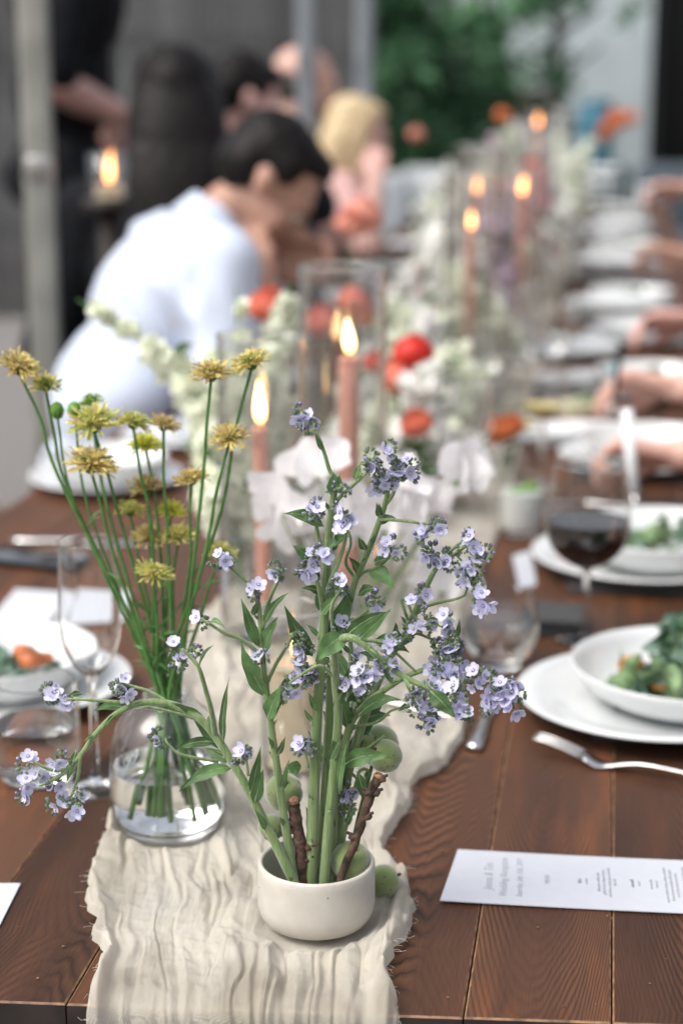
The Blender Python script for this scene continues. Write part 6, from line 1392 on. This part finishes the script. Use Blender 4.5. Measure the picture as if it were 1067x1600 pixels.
def person(label, pelvis, face_deg, lean, head_pitch=0, hands=None, group=None, skin='skin', top='shirt', legs='navy', hair='hair_b', hkind='short', sleeve=1.0, stand=False, s=1.0, head_yaw=0, curl=.8, collar=True, voxel=.0105, hand_dir=None, tie=None, hunch=.0, jaw=1.0, palm=None, hand_kw=({}, {}), head_at=None):
    """pelvis = joint position; face_deg = heading of the body (0 = +Y); lean in degrees forward"""
    pel = V(pelvis); base = V((pel.x, pel.y, 0)); t = thing('person', label, 'person', base, 0, group)
    R = Matrix.Rotation(radians(-face_deg), 3, 'Z'); fw = R @ V((0, 1, 0)); rt = R @ V((1, 0, 0)); up = V((0, 0, 1)); la = radians(lean)
    sp = (fw * sin(la * .6) + up * cos(la * .6)); sp2 = (fw * sin(la + hunch) + up * cos(la + hunch)); wst = pel + sp * .20 * s; chest = wst + sp2 * .20 * s; nb = chest + sp2 * .13 * s
    hp = radians(head_pitch); ha = la * .6 + hp * .5; neck_t = nb + (fw * sin(ha + .15) + up * cos(ha + .15)) * .09 * s
    HM = R @ Matrix.Rotation(radians(-head_yaw), 3, 'Z') @ Matrix.Rotation(-hp, 3, 'X'); hc = neck_t + HM @ V((0, .012, .075)) * s
    if head_at is not None:
        dl = V(head_at) - hc; pel += dl; wst += dl; chest += dl; nb += dl; neck_t += dl; hc += dl; base = V((pel.x, pel.y, 0)); t.location = base
    sh = {q: nb + rt * q * .175 * s - sp2 * .030 * s for q in (-1, 1)}
    TM = R @ Matrix.Rotation(-(la + hunch), 3, 'X')
    torso = [('e', pel, (.165 * s, .115 * s, .12 * s), R), ('e', wst, (.150 * s, .105 * s, .14 * s), TM), ('e', chest, (.165 * s, .115 * s, .16 * s), TM), ('c', sh[-1], .062 * s, sh[1], .062 * s), ('e', nb - sp2 * .02, (.10 * s, .075 * s, .06 * s), TM)]
    body = list(torso) + [('c', nb, .052 * s, neck_t, .050 * s), ('c', neck_t, .050 * s, neck_t + HM @ V((0, .015, .04)) * s, .050 * s)] + head_blobs(hc, HM, s * 1.02, jaw)
    arms = []; sl = []
    tg = hands or {}
    for q in (-1, 1):
        target = tg.get(q, pel + fw * .30 + rt * q * .15 + up * .10); el, wr = ik(sh[q], target, .29 * s, .26 * s, tg.get(('pole', q), -up * 1.0 + rt * q * .55 - fw * .25))
        body += [('c', sh[q], .052 * s, el, .041 * s), ('c', el, .041 * s, el.lerp(wr, .35), .040 * s), ('c', el.lerp(wr, .35), .040 * s, wr, .027 * s)]
        hd = (tg.get(('dir', q)) or (wr - el)).normalized(); pm = tg.get(('palm', q)) or (-up * .8 - rt * q * .5)
        body += hand_blobs(wr + hd * .008, hd, pm, s * 1.0, curl, side=q, **hand_kw[0 if q < 0 else 1])
        k = sleeve; sl += [('c', sh[q], .068 * s, sh[q].lerp(el, min(1, k * 2)), .058 * s)]
        if k > .5: sl += [('c', el, .056 * s, el.lerp(wr, (k - .5) * 1.9), .042 * s)]
        arms.append((el, wr))
    kn = []; legb = []
    for q in (-1, 1):
        hip = pel + rt * q * .09 * s - up * .02
        if stand: k_ = hip - up * .42 * s + fw * .02; a_ = k_ - up * (k_.z - .08)
        else: k_ = hip + fw * .42 * s + rt * q * .05; k_.z = .50 * s; a_ = V((k_.x, k_.y, .08)) + fw * .03
        legb += [(hip, k_, a_)]; body += [('c', hip, .072 * s, k_, .050 * s), ('c', k_, .050 * s, a_, .034 * s), ('c', a_, .036 * s, a_ + fw * .12 - up * .045, .028 * s)]
    organic('body', body, voxel, M_[skin], t, 4, loc=base)
    face_parts(t, hc, HM, s * 1.02, hair if hair else 'hair_g', base)
    shirt = [('e', pel + up * .02, (.168 * s, .118 * s, .12 * s), R), ('e', wst, (.158 * s, .115 * s, .15 * s), TM), ('e', chest, (.180 * s, .130 * s, .165 * s), TM), ('c', sh[-1], .072 * s, sh[1], .072 * s), ('e', nb - sp2 * .015, (.115 * s, .085 * s, .062 * s), TM)] + sl
    if collar: shirt += [('c', nb + sp2 * .01, .066 * s, nb.lerp(neck_t, .45), .060 * s)]
    organic('shirt' if top not in ('pinkd', 'purple') else 'dress_top', shirt, .011, M_[top], t, 3, .010 if top == 'shirt' else .005, 9, loc=base)
    tr = []
    for hip, k_, a_ in legb: tr += [('c', hip, .088 * s, k_, .064 * s), ('c', k_, .064 * s, a_ + up * .03, .050 * s)]
    tr += [('e', pel, (.178 * s, .132 * s, .10 * s), R)]; organic('trousers', tr, .014, M_[legs], t, 3, .003, 9, loc=base)
    for hip, k_, a_ in legb:
        g = G(); c = a_ + fw * .06 - base; g.ball(V((c.x, c.y, .045)), 1, 2, M=R @ Matrix.Diagonal((.048, .145, .045))); g.build('shoe', M_['black'], t)
    if collar:
        a0 = nb + sp2 * .015; ax_ = (neck_t - nb).normalized(); e1 = ax_.cross(rt).normalized(); g = G()
        def cb(u, v):
            a = u * 2 * pi; w_ = .004 * sin(a * 3); rr_ = (.066 + .012 * (1 - v)) * s; return a0 + (rt * cos(a) + e1 * sin(a)) * rr_ + ax_ * (.045 * v + w_ - .012 * (1 - v)) * s - base
        g.grid(cb, 28, 4); g.build('collar', M_[top], t)
    if hair: organic('hair', hair_short(hc, HM, s * 1.02, hkind), .008, M_[hair], t, 3, .004, 40, loc=base)
    if tie:
        g = G(); p0 = nb + fw * .085 * s + sp2 * .03; p1 = chest + (TM @ V((0, .135, 0))) * s; p2 = wst + (TM @ V((0, .15, -.02))) * s; p3 = V((p2.x, p2.y, p2.z - .10)) + fw * .02
        C = catmull([p0, p1, p2, p3], 4); n = len(C); g.grid(lambda u, v: C[min(n - 1, int(u * (n - 1)))] + rt * (v - .5) * (.04 + .05 * u) + fw * (.012 - .01 * abs(v - .5)) - base, n - 1, 4); g.build('tie', M_[tie], t)
    return t, dict(head=hc, HM=HM, arms=arms, wr=[a[1] for a in arms], fw=fw, rt=rt)

def chair(label, x, y, rz, m='chair'):
    t = thing('chair', label, 'chair', (x, y, 0), rz, 'wooden chairs along the table')
    g = G(); g.lathe([(0, .445), (.19, .445), (.205, .455), (.20, .47), (0, .466)], 32); g.build('seat', M_[m], t)
    for sx in (-1, 1):
        g = G(); g.tube([V((sx * .15, .15, .45)), V((sx * .18, .18, 0))], [.018, .014], 8); g.build('leg', M_[m], t)
        g = G(); g.tube(catmull([V((sx * .19, -.24, 0)), V((sx * .165, -.17, .45)), V((sx * .18, -.21, .75)), V((sx * .17, -.25, .90))], 4), [.015, .013], 8); g.build('leg', M_[m], t)
    g = G(); g.tube(catmull([V((-.175, -.25, .86)), V((-.12, -.27, .92)), V((0, -.285, .94)), V((.12, -.27, .92)), V((.175, -.25, .86))], 4), .017, 8); g.build('top_rail', M_[m], t)
    for sx in (-1, 1):
        g = G(); g.tube(catmull([V((-sx * .16, -.2, .50)), V((0, -.235, .70)), V((sx * .16, -.26, .88))], 4), .011, 8); g.build('cross_back', M_[m], t)
    g = G(); g.tube([V((-.165, .165, .2)), V((.165, .165, .2))], .010, 8); g.build('stretcher', M_[m], t)

# --- the bending man in the pale blue shirt
hd = W(425, 280, 3.56)
hL, hR = W(405, 415, 3.48), W(440, 385, 3.64)
rtp = V((0, -1, 0))
mn, J = person('man in a pale blue shirt bending low over the table, hands at his mouth', (-1.02, 3.54, .62), 58, 17, 50, {1: hL + V((0, 0, -.06)), -1: hR + V((-.02, 0, -.05)), ('dir', 1): V((-.15, .25, .9)), ('dir', -1): V((1, .1, .15)), ('palm', 1): V((-.3, .9, .2)), ('palm', -1): V((-.3, -.9, .2)), ('pole', 1): V((-.1, -.5, -1)), ('pole', -1): V((-.1, .5, -1))},
    None, 'skin2', 'shirt', 'navy', 'hair_b', s=1.04, hunch=.26, head_yaw=20, head_at=W(412, 288, 3.58), tie='tie', curl=.9, sleeve=.98)
chair('bentwood chair under the bending man', -1.34, 3.5, radians(-84))
# people further along on the left
E5, W5 = W(92, 212, 4.95), W(196, 184, 4.9); P5 = W(100, 400, 5.0)
person('standing person in black with a bare forearm held across at the upper left', (P5.x, P5.y, 1.12), 70, 6, 30, {1: W5, -1: V((P5.x + .1, P5.y + .4, 1.05)), ('dir', 1): V((1, .3, 0)), ('pole', 1): E5 - V((P5.x, P5.y, 1.6))}, 'people on the far left of the table', 'skin3', 'black', 'black', 'hair_br', stand=True, sleeve=.45, s=1.18)
person('person all in black at the upper left edge behind the thick post', (-2.02, 4.2, .98), 40, 2, 5, None, 'people on the far left of the table', 'skin', 'black', 'black', 'hair_b', stand=True)
person('broad person in black with black hair, back turned, right behind the bending man', (-1.5, 4.5, .55), -10, 10, 20, None, 'people on the far left of the table', 'skin3', 'black', 'black', 'hair_b', 'long', s=1.28, head_at=W(278, 185, 4.5))
person('dark haired person in black leaning in behind the bending man', (-1.32, 5.35, .60), 60, 16, 30, {1: W(430, 190, 5.4)}, 'people on the far left of the table', 'skin3', 'black', 'black', 'hair_b', s=1.10)
person('balding man with greying hair sitting beyond the blue grey post', (-1.18, 6.25, .62), 75, 8, 12, None, 'people on the far left of the table', 'skin', 'slate', 'navy', 'hair_g', 'bald', s=1.08)
person('blonde woman in a blush dress seated at the far left', (-1.02, 6.15, .52), 70, 12, 18, {1: W(585, 280, 5.9), -1: W(560, 300, 6.3)}, 'people on the far left of the table', 'skin3', 'pinkd', 'navy', 'hair_y', 'long', sleeve=.35, s=1.0, collar=False)
for i, (x, y, lab) in enumerate([(-.97, 2.98, 'brown bentwood chair cut by the left edge'), (-1.30, 6.2, 'chair of the blonde woman'), (-1.42, 5.3, 'chair of the dark haired person')]): chair(lab, x, y, radians(-80))
q = W(6, 440, 3.35); c = bpy.data.objects
# --- right hand side: guests outside the frame, hands reaching in
RG = 'guests seated along the right side, hands reaching over the plates'
def right_guest(label, y, hand, hdir, palm, skin, top, curls=None, hair='hair_br', hk='short', other=None, z=.62, kw=None, px=.80, s=1.0, sleeve=.6, pole=V((.3, -.6, -1)), voxel=.0105):
    return person(label, (px, y, z), -90, 10, 15, {-1: V(hand), ('dir', -1): V(hdir), ('palm', -1): V(palm), ('pole', -1): pole, 1: V(other) if other else V((.42, y + .25, .80))}, RG, skin, top, 'navy', hair, hk, s=s, sleeve=sleeve, hand_kw=(kw or {}, {}), voxel=voxel)
h = W(1056, 712, 2.72); right_guest('guest whose hand holds a white handled knife upright over the third plate', 2.78, h, V((-1, .12, .10)), V((0, -.35, -1)), 'skin', 'cream', kw=dict(curls=[1.25, 1.2, 1.05, .95], thumb_in=.9), voxel=.0075, px=.62)
a, b = W(978, 640, 2.66), W(990, 770, 2.64)
t = thing('knife', 'knife with a broad white handle held upright in the nearer hand', 'knife', b); g = G(); d = a - b; g.tube([V((0, 0, 0)), d * .5, d], [.0075, .0095], 12); g.build('handle', M_['white_cloth'], t); g = G(); g.tube([-d * .25, V((0, 0, 0))], [.003, .006], 8); g.build('blade', M_['steel'], t)
h = W(1052, 606, 3.18); right_guest('guest with a turquoise ring, the hand holding a dark fork over the fourth plate', 3.35, h, V((-1, -.05, .14)), V((.1, -.55, -1)), 'skin', 'tan', kw=dict(curls=[1.1, 1.0, .9, .75], thumb_in=.9), voxel=.0075, px=.62)
q = W(956, 576, 3.10); t = thing('ring', 'turquoise ring on the hand holding the dark fork', 'ring', q); g = G(); g.ball((0, 0, 0), .0085, 2, sc=(1, .6, .8)); g.build('turquoise', mat('turquoise', (.25, .50, .55), .3), t); g = G(); g.tube([V((0.011 * cos(i * .63), .008, .011 * sin(i * .63))) for i in range(11)], .0016, 6); g.build('band', M_['steel'], t)
a, b = W(968, 552, 3.08), W(958, 625, 3.02); t = thing('fork', 'dark fork held by the hand with the turquoise ring', 'fork', b); g = G(); g.tube([V((0, 0, 0)), (a - b) * 1.2], [.004, .006], 10); g.build('handle', M_['black'], t)
for k in range(4):
    g = G(); g.tube([V((0, 0, 0)), V(((k - 1.5) * .004 - .006, -.012, -.03))], [.0018, .0010], 5); g.build('tine', M_['steel_d'], t)
h = W(1085, 500, 3.9); right_guest('guest with a large pink hand at the right edge beside the stacked plates', 4.1, h, V((-1, -.1, .0)), V((0, -.6, -1)), 'skin3', 'cream', px=.75, s=1.05, kw=dict(curl=.8) if False else None)
h = W(1060, 405, 4.7); right_guest('guest with a tanned arm above the farther plate stack', 4.95, h, V((-1, .25, .15)), V((0, -.6, -1)), 'skin2', 'tan', px=.80)
h = W(1040, 300, 5.4); right_guest('guest in purple reaching over the tall napkin heap', 5.75, h, V((-1, 0, .05)), V((0, -.4, -1)), 'skin', 'purple', px=.85, z=.66, sleeve=.35)
h = W(1090, 345, 6.0); right_guest('far guest in purple with a bare arm at the right edge', 6.7, h, V((-1, 0, .0)), V((0, -.4, -1)), 'skin3', 'purple', px=.95, sleeve=.35)
h = W(1100, 935, 2.05); right_guest('nearest guest, only a fingertip showing above the nearest bowl', 1.95, h, V((-1, .02, -.15)), V((0, 0, -1)), 'skin', 'slate', px=.80, kw=dict(curls=[.5, .5, .4, .3]))
for i, y in enumerate([1.95, 2.78, 3.35, 4.1, 4.95, 5.75, 6.7]): chair('chair of the %s guest on the right side' % ['first', 'second', 'third', 'fourth', 'fifth', 'sixth', 'seventh'][i], .86, y, radians(90))
finish_organic()
